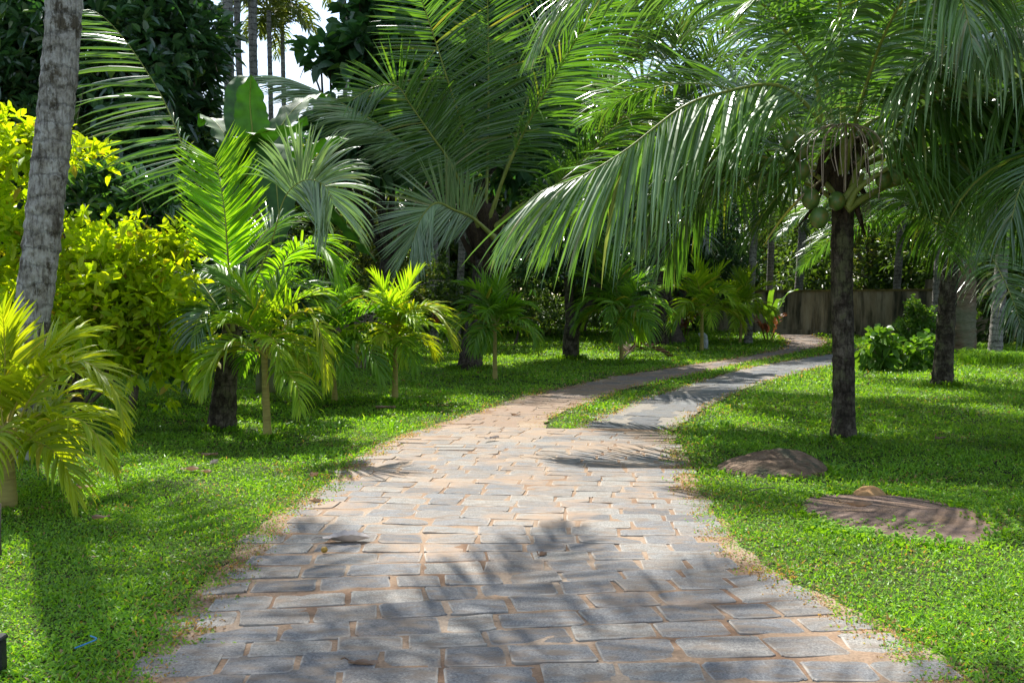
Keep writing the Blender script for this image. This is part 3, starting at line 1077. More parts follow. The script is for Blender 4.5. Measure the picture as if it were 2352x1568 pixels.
CF = [
    # (pixels, leaflet length, kwargs)
    ([(1925, 420, 11.2), (1888, 290, 11.2), (1832, 222, 11.2), (1772, 194, 11.2), (1675, 209, 11.2), (1571, 244, 11.2), (1437, 345, 11.2), (1336, 405, 11.2), (1235, 445, 11.1), (1165, 520, 11.0)], 1.3, dict(n=96, droop=.42, vup=-.8, w=.042, a0=72, a1=14, r0=.036, seed=1, k=6, mat='coco_pale', lj=.2)),
    ([(1930, 400, 11.3), (1888, 270, 11.3), (1868, 160, 11.2), (1802, 70, 11.1), (1750, 8, 11.0), (1640, -60, 10.9), (1480, -70, 10.8), (1330, -10, 10.8), (1240, 90, 10.8)], 1.1, dict(n=90, droop=.75, vup=.15, r0=.036, seed=2, k=6, mat='coco_pale')),
    ([(1937, 400, 11.1), (1937, 281, 11.0), (1932, 120, 10.8), (1930, -20, 10.5), (1950, -200, 10.0), (1990, -330, 9.3)], 1.0, dict(n=70, droop=.35, vup=.2, r0=.05, seed=3, side=(1, 0, 0), pet=.42)),
    ([(1950, 400, 11.3), (1993, 285, 11.1), (2042, 214, 10.8), (2117, 150, 10.4), (2200, 98, 10.0), (2352, 62, 9.4), (2500, 90, 9.0), (2650, 190, 8.7)], 1.2, dict(n=100, droop=.6, vup=-.45, w=.04, r0=.04, seed=4, k=6, pet=.27, mat='sheen_pale')),
    ([(1955, 440, 11.0), (1976, 375, 10.9), (2042, 307, 10.7), (2106, 255, 10.5), (2200, 225, 10.2), (2350, 240, 9.9), (2500, 330, 9.7)], 1.15, dict(n=80, droop=.6, vup=-.45, r0=.036, seed=5, k=6)),
    ([(1950, 470, 10.9), (1982, 424, 10.8), (2106, 352, 10.6), (2200, 330, 10.5), (2300, 326, 10.4), (2420, 380, 10.3), (2520, 480, 10.2)], 1.05, dict(n=78, droop=.6, vup=-.5, r0=.036, seed=6, k=6)),
    ([(1945, 480, 10.9), (1986, 454, 10.9), (2050, 424, 11.0), (2143, 412, 11.1), (2263, 424, 11.3), (2350, 480, 11.5), (2420, 560, 11.6)], 1.0, dict(n=76, droop=.8, vup=.05, r0=.035, seed=7, pet=.35)),
    ([(1915, 440, 11.2), (1870, 400, 11.2), (1795, 371, 11.2), (1710, 352, 11.3), (1620, 370, 11.5), (1540, 430, 11.7), (1480, 520, 11.8)], 1.0, dict(n=76, droop=.85, vup=.08, r0=.033, seed=8)),
    ([(1915, 455, 11.5), (1850, 420, 11.8), (1770, 398, 12.1), (1690, 408, 12.5), (1610, 450, 12.8), (1560, 520, 13.0), (1530, 600, 13.1)], 1.0, dict(n=72, droop=.9, vup=.05, r0=.032, seed=9)),
    ([(1940, 390, 10.9), (1985, 210, 10.4), (2040, 60, 9.9), (2105, -40, 9.5), (2160, -60, 9.2), (2210, 0, 8.9), (2235, 110, 8.7)], .95, dict(n=80, droop=1.2, vup=.1, w=.036, r0=.036, seed=10, k=7, mat='coco_pale')),
    ([(1950, 380, 11.7), (2020, 240, 12.3), (2110, 130, 12.9), (2230, 60, 13.5), (2360, 50, 14), (2480, 110, 14.4)], 1.0, dict(n=70, droop=.6, vup=.2, seed=11)),
    ([(1930, 380, 11.8), (1900, 220, 12.4), (1850, 90, 13), (1790, 0, 13.6), (1700, -60, 14.2)], 1.0, dict(n=66, droop=.5, vup=.2, seed=12)),
    ([(1945, 380, 11.9), (1975, 200, 12.6), (2010, 50, 13.3), (2060, -70, 14.0)], 1.0, dict(n=60, droop=.5, vup=.2, seed=13, side=(1, .2, 0))),
    ([(1950, 470, 11.5), (2010, 450, 12.3), (2080, 460, 13.1), (2150, 520, 13.8), (2190, 600, 14.3)], .9, dict(n=66, droop=.8, vup=.05, seed=14)),
]
for px, L_, kw in CF:
    kw = dict(kw)
    mt = M[kw.pop('mat', 'coco')]
    kw['n'] = int(kw['n'] * 1.35)
    kw['w'] = kw.get('w', .036) * 1.15
    kw['droop'] = kw['droop'] * 1.25
    hero_frond(pc, b, px, L_ * 1.3, mat=mt, **kw)
for a_, i_ in ((25, 3), (55, 4), (82, 3), (105, 5), (128, 3), (5, 4), (145, 5), (-25, 5)):
    lm_, rm_ = LIBS['coco'][i_]
    o = link('frond', lm_, pc, tuple(P(1938, 400, D0 + .15) - b))
    o.rotation_euler = (R(rg.uniform(-5, 5)), R(rg.uniform(-6, 6)), R(a_))
    link('midrib', rm_, o)
for (X, Y, r_) in ((1817, 325, .10), (1842, 346, .085), (1820, 372, .09), (1842, 392, .085), (2061, 345, .1), (2090, 334, .09), (2064, 401, .095), (2100, 392, .1), (2030, 411, .09), (1862, 457, .1), (1882, 500, .1), (1922, 462, .09), (2014, 322, .085)):
    c = P(X, Y, D0 - .42 + rg.uniform(-.1, .1))
    v_, f_ = ellipsoid(c, (r_, r_, r_ * 1.18), bump=.025, rng=rg)
    part('coconut', v_, f_, M['nut'], pc, c, smooth=True, loc=tuple(c - b))
# dry flower stalk: dome of hanging strands
strands = []
apex = P(1942, 284, D0 - .8)
strands.append(tube_geo(catmull([P(1940, 440, D0 - .2), P(1944, 340, D0 - .6), apex], 10), .016, seg=6, cap=False))
for k_ in range(17):
    f = k_ / 16.0
    sx = -1 + 2 * f
    ex = 1942 + sx * (95 + rg.uniform(-14, 10))
    ey = 350 + rg.uniform(0, 80)
    dd = D0 - .8 + rg.uniform(-.25, .3)
    strands.append(tube_geo(catmull([apex, P(1942 + (ex - 1942) * .45, 286 + 4 * abs(sx), (D0 - .8 + dd) / 2), P(1942 + (ex - 1942) * .86, 312, dd), P(ex, 352, dd), P(ex + rg.uniform(-12, 8) * np.sign(sx), ey + 30, dd)], 18), np.linspace(.009, .0045, 18), seg=4, cap=False))
V, F = join(strands)
part('dry_flower_stalk', V, F, M['straw'], pc, b, smooth=True)
# dead spathes hanging under the crown
for pts, w0 in (([(1888, 412, D0 - .3), (1839, 454, D0 - .35), (1787, 514, D0 - .4), (1753, 566, D0 - .4)], .045), ([(1890, 440, D0 - .1), (1865, 480, D0 - .1), (1828, 528, D0 - .1)], .05)):
    c = catmull([P(*p) for p in pts], 16)
    v_, f_ = tube_geo(c, w0 * np.interp(np.linspace(0, 1, 16), [0, .3, .7, 1], [.55, 1, .8, .2]), seg=8, flat=.35)
    part('dead_spathe', v_, f_, M['spathe'] if w0 < .05 else M['fibre'], pc, b, smooth=True)
c = catmull([P(1905, 470, D0 - .28), P(1938, 462, D0 - .3), P(1968, 425, D0 - .3), P(1984, 398, D0 - .28)], 14)
v_, f_ = tube_geo(c, .06 * np.interp(np.linspace(0, 1, 14), [0, .3, .8, 1], [.5, 1, .9, .25]), seg=9, flat=.6)
part('flower_bud', v_, f_, M['rib'], pc, b, smooth=True)
for k_ in range(7):
    c = catmull([P(1978 + k_ * 3, 448, D0 - .22), P(1980 + k_ * 3, 470 + k_, D0 - .25), P(1976 + k_ * 4, 498 + rg.uniform(-8, 10), D0 - .25)], 6)
    v_, f_ = tube_geo(c, .009, seg=5, flat=.3)
    if k_ == 0:
        G_ = []
    G_.append((v_, f_))
V, F = join(G_)
part('torn_sheath', V, F, M['straw'], pc, b)

# ================================================================== big palm left of centre
b = GD(1078, 850)
DB = float(b[1])
pb = thing('coconut_palm', 'large coconut palm with thick leaning dark trunk and long upright fronds left of the path', 'palm', b)
palm_trunk(pb, b, [(1078, 853, DB), (1086, 790, DB), (1100, 700, DB), (1110, 610, DB), (1114, 520, DB)], .25, .19, M['darkbark'], flare=1.25, seed=4, rings=.05, ringn=.2)
hub = [ellipsoid(P(1114, 520, DB), (.3, .3, .55), bump=.06, rng=rg)]
for k_ in range(16):
    a = k_ * 2.4
    p0 = P(1114, 640 - 7 * k_, DB) + np.array([math.cos(a), math.sin(a), 0]) * .19
    dv = np.array([math.cos(a) * .35, math.sin(a) * .35, .7])
    hub.append(tube_geo(catmull([p0, p0 + dv * .5, p0 + dv * 1.0], 5), [.09, .085, .07, .06, .05], seg=6, cap=True))
V, F = join(hub)
part('crown_fibre', V, F, M['fibre'], pb, b, smooth=True)
BF = [
    ([(1096, 520, 22), (1075, 400, 21.8), (1066, 311, 21.6), (1021, 161, 21.2), (968, 0, 20.9), (915, -130, 20.6)], 1.45, dict(n=84, w=.07, planar=(0, 1, 0), a0=86, a1=48, droop=.10, vup=.0, seed=21)),
    ([(1115, 520, 22), (1120, 350, 22), (1122, 187, 21.9), (1120, 0, 21.7), (1116, -170, 21.3)], 1.35, dict(n=88, w=.07, planar=(0, 1, 0), a0=74, a1=45, droop=.10, vup=.0, seed=22)),
    ([(1100, 520, 21.8), (1040, 384, 21.3), (991, 311, 20.9), (942, 240, 20.6), (912, 198, 20.4), (860, 200, 20.2), (800, 235, 20.0)], 1.25, dict(n=76, w=.065, planar=(0.1, 1, 0), a0=84, a1=30, droop=.25, vup=.0, seed=23)),
    ([(1118, 520, 21.9), (1160, 400, 21.6), (1223, 263, 21.1), (1300, 130, 20.6), (1377, 0, 20.0), (1460, -110, 19.4), (1560, -160, 18.8), (1680, -120, 18.3)], 2.0, dict(n=110, w=.065, a0=62, a1=25, droop=.45, vup=-.45, seed=24, k=6)),
    ([(1090, 520, 22.1), (1010, 400, 21.9), (890, 300, 21.6), (781, 235, 21.4), (700, 196, 21.2), (637, 176, 21.1), (572, 178, 21)], 1.5, dict(n=96, w=.06, a0=58, a1=12, droop=.3, vup=-.7, seed=25, mat='sheen_pale')),
    ([(1135, 545, 21.2), (1085, 500, 20.7), (1043, 482, 20.4), (1002, 466, 20.1), (968, 500, 19.9), (946, 560, 19.8)], 1.15, dict(n=90, w=.055, a0=75, a1=12, droop=.12, vup=.0, seed=26, mat='sheen_pale', pet=.25, prof=([0, .3, 1], [.7, 1, .9]), planar=(0, 1, 0), k=5)),
    ([(1140, 520, 21.6), (1200, 470, 21.0), (1270, 430, 20.5), (1355, 350, 20.0), (1418, 285, 19.7), (1512, 244, 19.4), (1620, 260, 19.1)], 1.6, dict(n=90, w=.07, a0=70, a1=25, droop=.55, vup=.05, seed=27)),
    ([(1125, 510, 22.5), (1180, 330, 23), (1230, 180, 23.6), (1290, 70, 24), (1370, 0, 24.4)], 1.6, dict(n=80, w=.075, side=(1, .1, 0), droop=.3, seed=29)),
    ([(1130, 540, 22.6), (1200, 500, 23.2), (1290, 500, 23.8), (1360, 560, 24.3), (1400, 640, 24.6)], 1.3, dict(n=70, w=.07, droop=.8, seed=31)),
]
for px, L_, kw in BF:
    kw = dict(kw)
    mt = M[kw.pop('mat', 'coco')]
    kw['n'] = int(kw['n'] * 1.15)
    kw['w'] = kw.get('w', .06) * .85
    hero_frond(pb, b, px, L_ * .98, mat=mt, r0=.055, **kw)

# ================================================================== young coconut palm on the left (fronds from near the ground)
b = GD(508, 985)
DA = float(b[1])
pa = thing('coconut_palm', 'young coconut palm with dark stubby trunk, one bright backlit frond and two silvery curling fronds', 'palm', b)
palm_trunk(pa, b, [(508, 988, DA), (516, 900, DA), (527, 800, DA), (537, 740, DA)], .15, .11, M['darkbark'], flare=1.3, seed=6, rings=.05)
AF = [
    ([(533, 760, 12.3), (515, 620, 12.4), (478, 500, 12.5), (446, 405, 12.5), (390, 262, 12.6), (349, 184, 12.6), (285, 90, 12.6), (232, 35, 12.6), (188, 18, 12.6)], 1.0, dict(n=40, w=.042, side=(1, .25, 0), a0=88, a1=30, droop=.28, vup=-.1, seed=41, sides=(0, 1), pet=.40, mat='coco_pale')),
    ([(533, 760, 12.3), (515, 620, 12.4), (478, 500, 12.5), (446, 405, 12.6), (395, 270, 12.7)], .5, dict(n=20, w=.04, side=(.3, 1, 0), a0=60, a1=30, droop=.5, vup=.0, seed=42, sides=(1, 0), pet=.5)),
    ([(535, 760, 12.0), (528, 650, 11.9), (521, 555, 11.8), (516, 487, 11.8), (504, 410, 11.9), (494, 362, 12.0)], .62, dict(n=46, w=.045, side=(1, 0, 0), a0=52, a1=42, droop=-.02, vup=.1, seed=43, pet=.35, mat='coco_bright', lj=.05, prof=([0, .4, .8, 1], [.95, 1, .95, .75]))),
    ([(542, 760, 12.1), (580, 660, 11.8), (625, 550, 11.5), (649, 465, 11.3), (675, 427, 11.2), (712, 412, 11.1), (750, 430, 11.0), (765, 470, 11.0)], .62, dict(n=64, w=.036, a0=80, a1=30, droop=.55, vup=.0, planar=(0, 1, 0), seed=44, pet=.70, mat='sheen_pale', k=6, prof=([0, .3, 1], [.8, 1, .95]))),
    ([(545, 760, 12.2), (600, 680, 12.2), (660, 590, 12.1), (715, 555, 12.0), (760, 590, 11.9), (785, 650, 11.9)], .62, dict(n=54, w=.036, droop=.6, vup=.05, seed=45, mat='coco_bright')),
    ([(540, 760, 12.4), (560, 640, 12.8), (590, 560, 13.1), (640, 510, 13.4), (700, 500, 13.6)], .6, dict(n=48, w=.04, droop=.5, seed=46)),
    ([(530, 760, 12.3), (490, 690, 12.6), (450, 640, 12.9), (400, 630, 13.2)], .55, dict(n=40, w=.04, droop=.5, seed=47)),
    ([(530, 770, 12.0), (500, 720, 11.7), (465, 720, 11.5), (440, 780, 11.3)], .5, dict(n=34, w=.038, droop=.7, seed=48)),
    ([(540, 770, 12.5), (600, 700, 12.9), (680, 660, 13.3), (750, 700, 13.6)], .6, dict(n=40, w=.04, droop=.7, seed=49)),
]
for px, L_, kw in AF:
    kw = dict(kw)
    mt = M[kw.pop('mat', 'coco')]
    kw['n'] = int(kw['n'] * 1.3)
    hero_frond(pa, b, px, L_ * 1.12, mat=mt, r0=.024, rib=M['rib'], **kw)

# ================================================================== near left trunk (its crown is above the frame)
b = GD(22, 1062)
DL = float(b[1])
pl = thing('coconut_palm', 'tall coconut palm with pale lichen-spotted trunk at the left edge, crown out of view', 'palm', b)
trunk_px = [(18, 1066, DL), (42, 950, DL), (62, 800, DL), (88, 620, DL), (112, 400, DL), (138, 150, DL), (148, 0, DL), (160, -220, DL), (180, -560, DL), (205, -900, DL), (228, -1090, DL)]
palm_trunk(pl, b, trunk_px, .17, .145, M['palebark'], flare=1.35, seed=8, rings=.05, ringn=.17, seg=28)
lib_fronds(pl, 'coco', tuple(P(228, -1090, DL) - b), 20, 5, scale=.88, az0=.4)


# ================================================================== generic palms
def far_palm(label, base, h, crown_off, r0, r1, mat, key, nf, seed, scale=1.0, group=None, nuts=False, name='coconut_palm', flare=1.3, mid=(0, 0)):
    base = np.array([base[0], base[1], 0.0])
    t = thing(name, label, 'palm', base, group)
    top = base + np.array([crown_off[0], crown_off[1], h])
    midp = (base + top) / 2 + np.array([mid[0], mid[1], 0])
    palm_trunk(t, base, [base - [0, 0, .05], midp, top], r0, r1, mat, seed=seed, pix=False, seg=12, rings=.05, flare=flare, ringn=.2)
    lib_fronds(t, key, tuple(top - base), nf, seed, scale)
    v_, f_ = ellipsoid(top, (.22, .22, .4), bump=.07, rng=np.random.default_rng(seed))
    part('crown_fibre', v_, f_, M['fibre'], t, base, smooth=True)
    if nuts:
        r_ = random.Random(seed)
        for q in range(6):
            a = q * 1.1 + r_.random()
            c = top + np.array([math.cos(a) * .35, math.sin(a) * .35, -.15 - .2 * r_.random()])
            v_, f_ = ellipsoid(c, (.1, .1, .12))
            part('coconut', v_, f_, M['nut'], t, base, smooth=True)
    return t


q = GD(2163, 888)
far_palm('coconut palm with dark trunk leaning right, behind the small leafy shrubs', q, 3.0, (.28, .3), .17, .14, M['darkbark'], 'coco', 17, 22, .85, flare=1.35)
q = GD(2216, 815)
far_palm('stout palm with thick brown and grey trunk, right of the dark leaning trunk', q, 7.2, (.1, .5), .30, .27, M['brownbark'], 'cocobg', 16, 31, 1.0, flare=1.1)
q = GD(1517, 795)
far_palm('dark stout palm trunk behind the fallen brown frond', q, 5.4, (.2, .3), .28, .22, M['darkbark'], 'cocobg', 18, 37, 1.1, flare=1.15)
for (X, Y, h, off, r, sd, sc, lab) in (
        (1718, 790, 5.6, (.3, .2), .14, 41, 1.0, 'slender grey-brown palm trunk standing left of the concrete wall'),
        (1828, 763, 7.6, (.5, .3), .20, 43, 1.1, 'slim ringed palm trunk right in front of the left half of the wall'),
        (1952, 776, 6.2, (-.2, .4), .13, 47, 1.0, 'thin dark palm trunk by the wall just right of the foreground palm'),
        (2052, 775, 6.8, (.4, .1), .16, 53, 1.05, 'thin grey palm trunk in front of the right half of the wall'),
        (2146, 790, 8.0, (.3, .1), .15, 59, 1.05, 'pale palm trunk half hidden behind the dark leaning trunk')):
    far_palm(lab, GD(X, Y), h, off, r, r * .85, M['greybark'], 'cocobg', 15, sd, sc, group='slim palms in front of the wall')
# palm just outside the right edge, its fronds hang into the picture
far_palm('coconut palm whose fronds hang in from the right edge of the lawn', (6.3, 9.6), 3.9, (-.6, -.1), .16, .13, M['darkbark'], 'coco', 16, 64, .95)
far_palm('added tall leaning coconut palm past the right edge, unseen crown shading the right lawn', (9.9, 16.5), 10.6, (-5.9, 2.6), .17, .13, M['greybark'], 'coco', 24, 71, 1.0, mid=(1.6, 0))  # palm added for shade on the right lawn, crown out of view
# palms further off
pe = [o for o in COL.objects if o.get('label', '').startswith('coconut palm whose fronds hang in')][0]
be = np.array(pe.location)
for px, L_, kw in (([(2560, 330, 9.6), (2480, 220, 9.7), (2390, 190, 9.8), (2320, 250, 9.9), (2290, 380, 10.0)], 1.5, dict(n=70, droop=1.6, vup=0, seed=61, k=7)),
                   ([(2560, 350, 9.4), (2500, 330, 9.0), (2420, 340, 8.7), (2350, 420, 8.5), (2320, 520, 8.4)], 1.2, dict(n=70, droop=1.5, vup=0, seed=62, k=7))):
    hero_frond(pe, be, px, L_, **kw)
# silvery palms beyond, filling the upper right
for i, (X, d, Yc, sc, lab) in enumerate((
        (1480, 36, 210, 1.25, 'bushy palm crown behind the big middle palm, seen over the path'),
        (1790, 50, 120, 1.4, 'tall palm crown seen just left of the nut-bearing crown'),
        (2240, 34, 60, 1.3, 'tall palm crown in the top right corner'),
        (1330, 44, 330, 1.2, 'low palm crown behind the fork-stemmed dark tree'),
        (2330, 26, 330, 1.1, 'palm crown at the right edge behind the hanging fronds'),
        (930, 40, 430, 1.1, 'dim palm crown in the gap left of the big middle palm'))):
    c = P(X, Yc, d)
    far_palm(lab, (c[0] - .4, c[1]), c[2], (.4, .2), .17, .14, M['greybark'], 'cocobg', 17, 90 + i, sc)

# tall bare trunks top left
for i, (X0, X1, Y0, r, d, lab) in enumerate((
        (545, 523, 870, .155, 28, 'leftmost and thickest of the tall bare grey palm trunks against the sky'),
        (585, 545, 860, .10, 29, 'thin curved palm trunk between the two thicker bare trunks'),
        (600, 580, 860, .135, 29.5, 'right one of the two thick bare grey trunks against the sky'))):
    base = P(X0, Y0, d)
    base[2] = 0
    top = P(X1, -260, d)
    t = thing('coconut_palm', lab, 'palm', base, 'tall bare palm trunks against the sky')
    palm_trunk(t, base, [base, P((X0 + X1 * 2) / 3, 300, d), P(X1, 60, d), top], r, r * .88, M['greybark'], pix=False, seg=12, seed=i + 3, flare=1.2, ringn=.14)
    lib_fronds(t, 'cocobg', tuple(top - base), 14, 120 + i, 1.0)

# areca palms with drooping dark crowns
frond_lib('areca', 2.0, .75, .085, 26, M['bgleaf2'], M['rib'], [(75, 90, .6), (60, 130, .8), (40, 140, 1.0), (15, 120, 1.2)], r0=.03, pet=.18, k=4, fold=False)
for i, (X, Yc, d, sc, lab) in enumerate((
        (617, 25, 31, .95, 'slender areca palm with dark drooping crown against the white cloud'),
        (648, 60, 33, .85, 'shorter areca palm with yellowish drooping crown beside the darker one'),
        (788, -60, 34, 1.0, 'thin pale areca trunk rising behind the broad-leaved tree'))):
    top = P(X, Yc, d)
    base = np.array([top[0], top[1], 0.0])
    t = thing('areca_palm', lab, 'palm', base, 'areca palms in the background')
    palm_trunk(t, base, [base, base + [0.05, 0, top[2] * .5], top], .085, .07, M['greybark'], pix=False, seg=9, seed=i, ringn=.25)
    lib_fronds(t, 'areca', (0, 0, float(top[2])), 13, 200 + i, sc)
t_ = top


# ================================================================== young yellow-green palms along the lawn
def young_palm(label, X, Y, Yc, key, nf, seed, sc, r=.035, Xc=None, extra=(), name='young_palm', mat='stem_y'):
    base = GD(X, Y)
    d = float(base[1])
    rl = random.Random(seed)
    top = P(Xc if Xc is not None else X + rl.uniform(-14, 14) * 12 / d, Yc, d + rl.uniform(-.15, .15))
    t = thing(name, label, 'palm', base, 'young palms on the lawn')
    palm_trunk(t, base, [base - [0, 0, .02], (base + top) / 2, top + [0, 0, .1]], r, r * .75, M[mat], pix=False, seg=10, seed=seed, flare=1.3, rings=.06, ringn=.09)
    lib_fronds(t, key, tuple(top - base), nf, seed, sc)
    lib_fronds(t, 'yg' if key == 'gr' else 'yl', tuple(top - base - np.array([0, 0, .05])), 3, seed + 1, sc * .9, emin=4, az0=seed * 1.3)
    lib_fronds(t, 'yl' if key == 'yl' else 'gr', tuple(top - base - np.array([0, 0, .1])), 2, seed + 2, sc * .95, emin=5, az0=seed * .7)
    for pix, L_, kw in extra:
        kw = dict(kw)
        mt = M[kw.pop('mat', key)]
        hero_frond(t, base, pix, L_, mat=mt, rib=M['rib_y'], r0=.012, **kw)
    return t


young_palm('bright yellow young palm with stubby stem at the left edge, nearest of the young palms', 18, 1165, 1000, 'yl', 11, 301, .98, r=.06,
           extra=[
               ([(20, 1040, 7.6), (60, 930, 7.5), (130, 845, 7.4), (205, 835, 7.3), (265, 900, 7.2), (290, 990, 7.2)], .36, dict(n=30, w=.036, droop=.5, a0=55, a1=15, seed=1, mat='yl')),
               ([(25, 1060, 7.5), (90, 985, 7.3), (160, 958, 7.1), (215, 990, 7.0), (250, 1070, 6.9)], .34, dict(n=28, w=.034, droop=.6, a0=55, a1=15, seed=2, mat='yl')),
               ([(15, 1040, 7.6), (0, 900, 7.6), (5, 790, 7.6), (20, 735, 7.6)], .36, dict(n=24, w=.036, droop=.2, a0=40, a1=15, seed=3, side=(1, 0, 0), mat='yl')),
               ([(22, 1060, 7.7), (70, 980, 8.0), (150, 900, 8.2), (230, 900, 8.3), (290, 960, 8.3)], .36, dict(n=28, w=.036, droop=.5, a0=55, a1=15, seed=4, mat='yl')),
           ])
young_palm('young palm with ringed yellow stem and yellow top fronds, near the stubby dark trunk', 615, 1008, 800, 'yg', 11, 305, .80, r=.042,
           extra=[
               ([(622, 820, 11.2), (648, 760, 11.1), (672, 722, 11.0), (715, 722, 10.9), (742, 790, 10.8), (750, 880, 10.8)], .42, dict(n=26, w=.04, droop=.6, a0=60, a1=15, seed=11, mat='yl')),
               ([(615, 820, 11.2), (600, 740, 11.4), (560, 670, 11.6), (510, 628, 11.8), (468, 612, 12.0)], .5, dict(n=26, w=.05, droop=.25, a0=55, a1=15, seed=12, mat='gr')),
               ([(612, 820, 11.1), (575, 790, 10.9), (530, 790, 10.7), (490, 830, 10.6), (462, 900, 10.5)], .48, dict(n=26, w=.046, droop=.75, a0=60, a1=20, seed=13)),
               ([(618, 820, 11.0), (650, 850, 10.7), (680, 880, 10.5), (690, 940, 10.4)], .42, dict(n=22, w=.04, droop=.8, a0=50, a1=20, seed=14)),
               ([(618, 815, 11.3), (630, 700, 11.4), (655, 640, 11.5), (690, 620, 11.6)], .42, dict(n=22, w=.045, droop=.3, a0=50, a1=20, seed=15, mat='gr')),
           ])
young_palm('darker green young palm crowded behind the two yellow-topped young palms', 770, 925, 790, 'gr', 12, 309, 1.15, r=.04)
young_palm('young palm with yellow-green stem and round arching crown, second from the middle trunk', 907, 925, 775, 'yg', 12, 313, .98, r=.045,
           extra=[([(906, 780, 15.2), (925, 735, 15.0), (965, 708, 14.9), (1010, 725, 14.8), (1045, 790, 14.7)], .5, dict(n=26, w=.045, droop=.5, a0=60, a1=15, seed=16, mat='yl'))])
young_palm('green young palm standing just right of the big leaning trunk', 1137, 875, 750, 'gr', 12, 317, 1.0, r=.045,
           extra=[([(1137, 760, 19.2), (1150, 725, 19.2), (1170, 700, 19.1), (1190, 690, 19.1)], .42, dict(n=14, w=.08, droop=.1, a0=55, a1=15, seed=17, mat='coco_bright', side=(1, 0, .3)))])
young_palm('young palm with upright yellow spear leaf beside the fallen frond', 1428, 832, 720, 'gr', 13, 321, 1.35, r=.05,
           extra=[([(1436, 740, 25), (1438, 700, 25), (1440, 660, 25), (1441, 640, 25)], .36, dict(n=20, w=.05, droop=0, a0=22, a1=8, seed=18, mat='yl', side=(1, 0, 0), pet=.25))])
young_palm('young palm beside the upright grey pipe', 1612, 808, 715, 'yg', 12, 325, 1.35, r=.055)
young_palm('small young palm in front of the slender trunk left of the wall', 1700, 792, 715, 'yg', 11, 331, 1.3, r=.05)
young_palm('young palm furthest left in the row along the far bed', 1330, 772, 715, 'gr', 10, 335, 1.3, r=.05)


# ================================================================== leafy plants
def cloud_geo(blobs, L, W, k=6, seed=0, surf=.55, spread=.95, droop=.25, up=.25, lj=.3, lump=.22):
    rg = np.random.default_rng(seed)
    out_v = []
    for (cx, cy, cz, rx, ry, rz, n) in blobs:
        o = nrm(rg.standard_normal((n, 3)))
        ph = rg.random(8) * 6.28
        lumpy = 1 + lump * (np.sin(3.1 * o[:, 0] + ph[0]) * np.sin(3.7 * o[:, 1] + ph[1]) + .8 * np.sin(5.3 * o[:, 2] + ph[2]) * np.sin(4.9 * o[:, 0] + ph[3]) + .5 * np.sin(9 * o[:, 1] + ph[4]) * np.sin(8 * o[:, 2] + ph[5]))
        rad = (surf + (1 - surf) * rg.random(n) ** .7) * lumpy
        c = np.array([cx, cy, cz]) + o * rad[:, None] * np.array([rx, ry, rz])
        c = np.repeat(c, k, 0)
        oo = np.repeat(nrm(o / np.array([rx, ry, rz])), k, 0)
        m = len(c)
        d = nrm(oo * .55 + rg.standard_normal((m, 3)) * spread * .6 + np.array([0, 0, up]))
        l = L * (1 + rg.normal(0, lj * .5, m)).clip(.45, 1.7)
        w = W * (1 + rg.normal(0, .15, m)).clip(.5, 1.5)
        c = c + d * (l * .15)[:, None] + rg.normal(0, L * .15, (m, 3))
        upv = nrm(np.array([0, 0, 1.0]) + rg.normal(0, .45, (m, 3)))
        s = nrm(np.cross(d, upv))
        nn = np.cross(s, d)
        dn = np.array([0, 0, -1.0])
        base = c
        mid1 = c + d * (l * .38)[:, None] + dn * (l * droop * .12)[:, None]
        mid2 = c + d * (l * .72)[:, None] + dn * (l * droop * .45)[:, None]
        tip = c + d * l[:, None] + dn * (l * droop)[:, None]
        hw = (w / 2)[:, None]
        v = np.stack([base, mid1 - s * hw + nn * hw * .3, mid2 - s * hw * .8 + nn * hw * .25, tip, mid2 + s * hw * .8 + nn * hw * .25, mid1 + s * hw + nn * hw * .3], 1)
        out_v.append(v.reshape(-1, 3))
    Vv = np.vstack(out_v)
    m = len(Vv) // 6
    b0 = (np.arange(m) * 6)[:, None]
    Fv = np.concatenate([b0 + np.array([0, 1, 2, 3]), b0 + np.array([0, 3, 4, 5])], 0)
    return Vv, Fv


def limbs_geo(base, blobs, r, seed=0, fork=.35, n=10):
    rg = np.random.default_rng(seed)
    base = np.array(base, float)
    out = []
    cs = np.array([bl[:3] for bl in blobs], float)
    cen = cs.mean(0)
    fk = base + (np.array([cen[0], cen[1], base[2]]) - base) * .4
    fk[2] = base[2] + (cen[2] - base[2]) * fork
    out.append(tube_geo(catmull([base, (base + fk) / 2 + rg.normal(0, .04, 3), fk], 12), r * np.linspace(1.25, .85, 12), seg=10, noise=.03, rng=rg))
    for c in cs:
        q = rg.normal(0, .18, 3) * np.linalg.norm(c - fk) * .6
        out.append(tube_geo(catmull([fk - [0, 0, r], fk * .55 + c * .45 + q, c], 10), r * np.linspace(.6, .12, 10), seg=6))
        for z in range(3):
            e = c + rg.normal(0, .4, 3) * np.linalg.norm(c - fk) * .5
            out.append(tube_geo(catmull([fk * .4 + c * .6 + q * .6, (c + e) / 2, e], 7), r * np.linspace(.25, .05, 7), seg=4, cap=False))
    return join(out)


def leafy(name, label, cat, base, blobs, L, W, mat, k=6, seed=0, trunk_r=.1, bark=None, group=None, fork=.35, **kw):
    base = np.array([base[0], base[1], 0.0])
    t = thing(name, label, cat, base, group)
    if trunk_r:
        V_, F_ = limbs_geo(base - [0, 0, .03], blobs, trunk_r, seed, fork)
        part('trunk' if cat == 'tree' else 'stem', V_, F_, bark or M['twig'], t, base, smooth=True)
    V_, F_ = cloud_geo(blobs, L, W, k=k, seed=seed, **kw)
    part('crown' if cat == 'tree' else 'foliage', V_, F_, mat, t, base)
    return t


def PB(X, Y, d, rx, ry, rz, n):
    p = P(X, Y, d)
    return (p[0], p[1], p[2], rx, ry, rz, n)


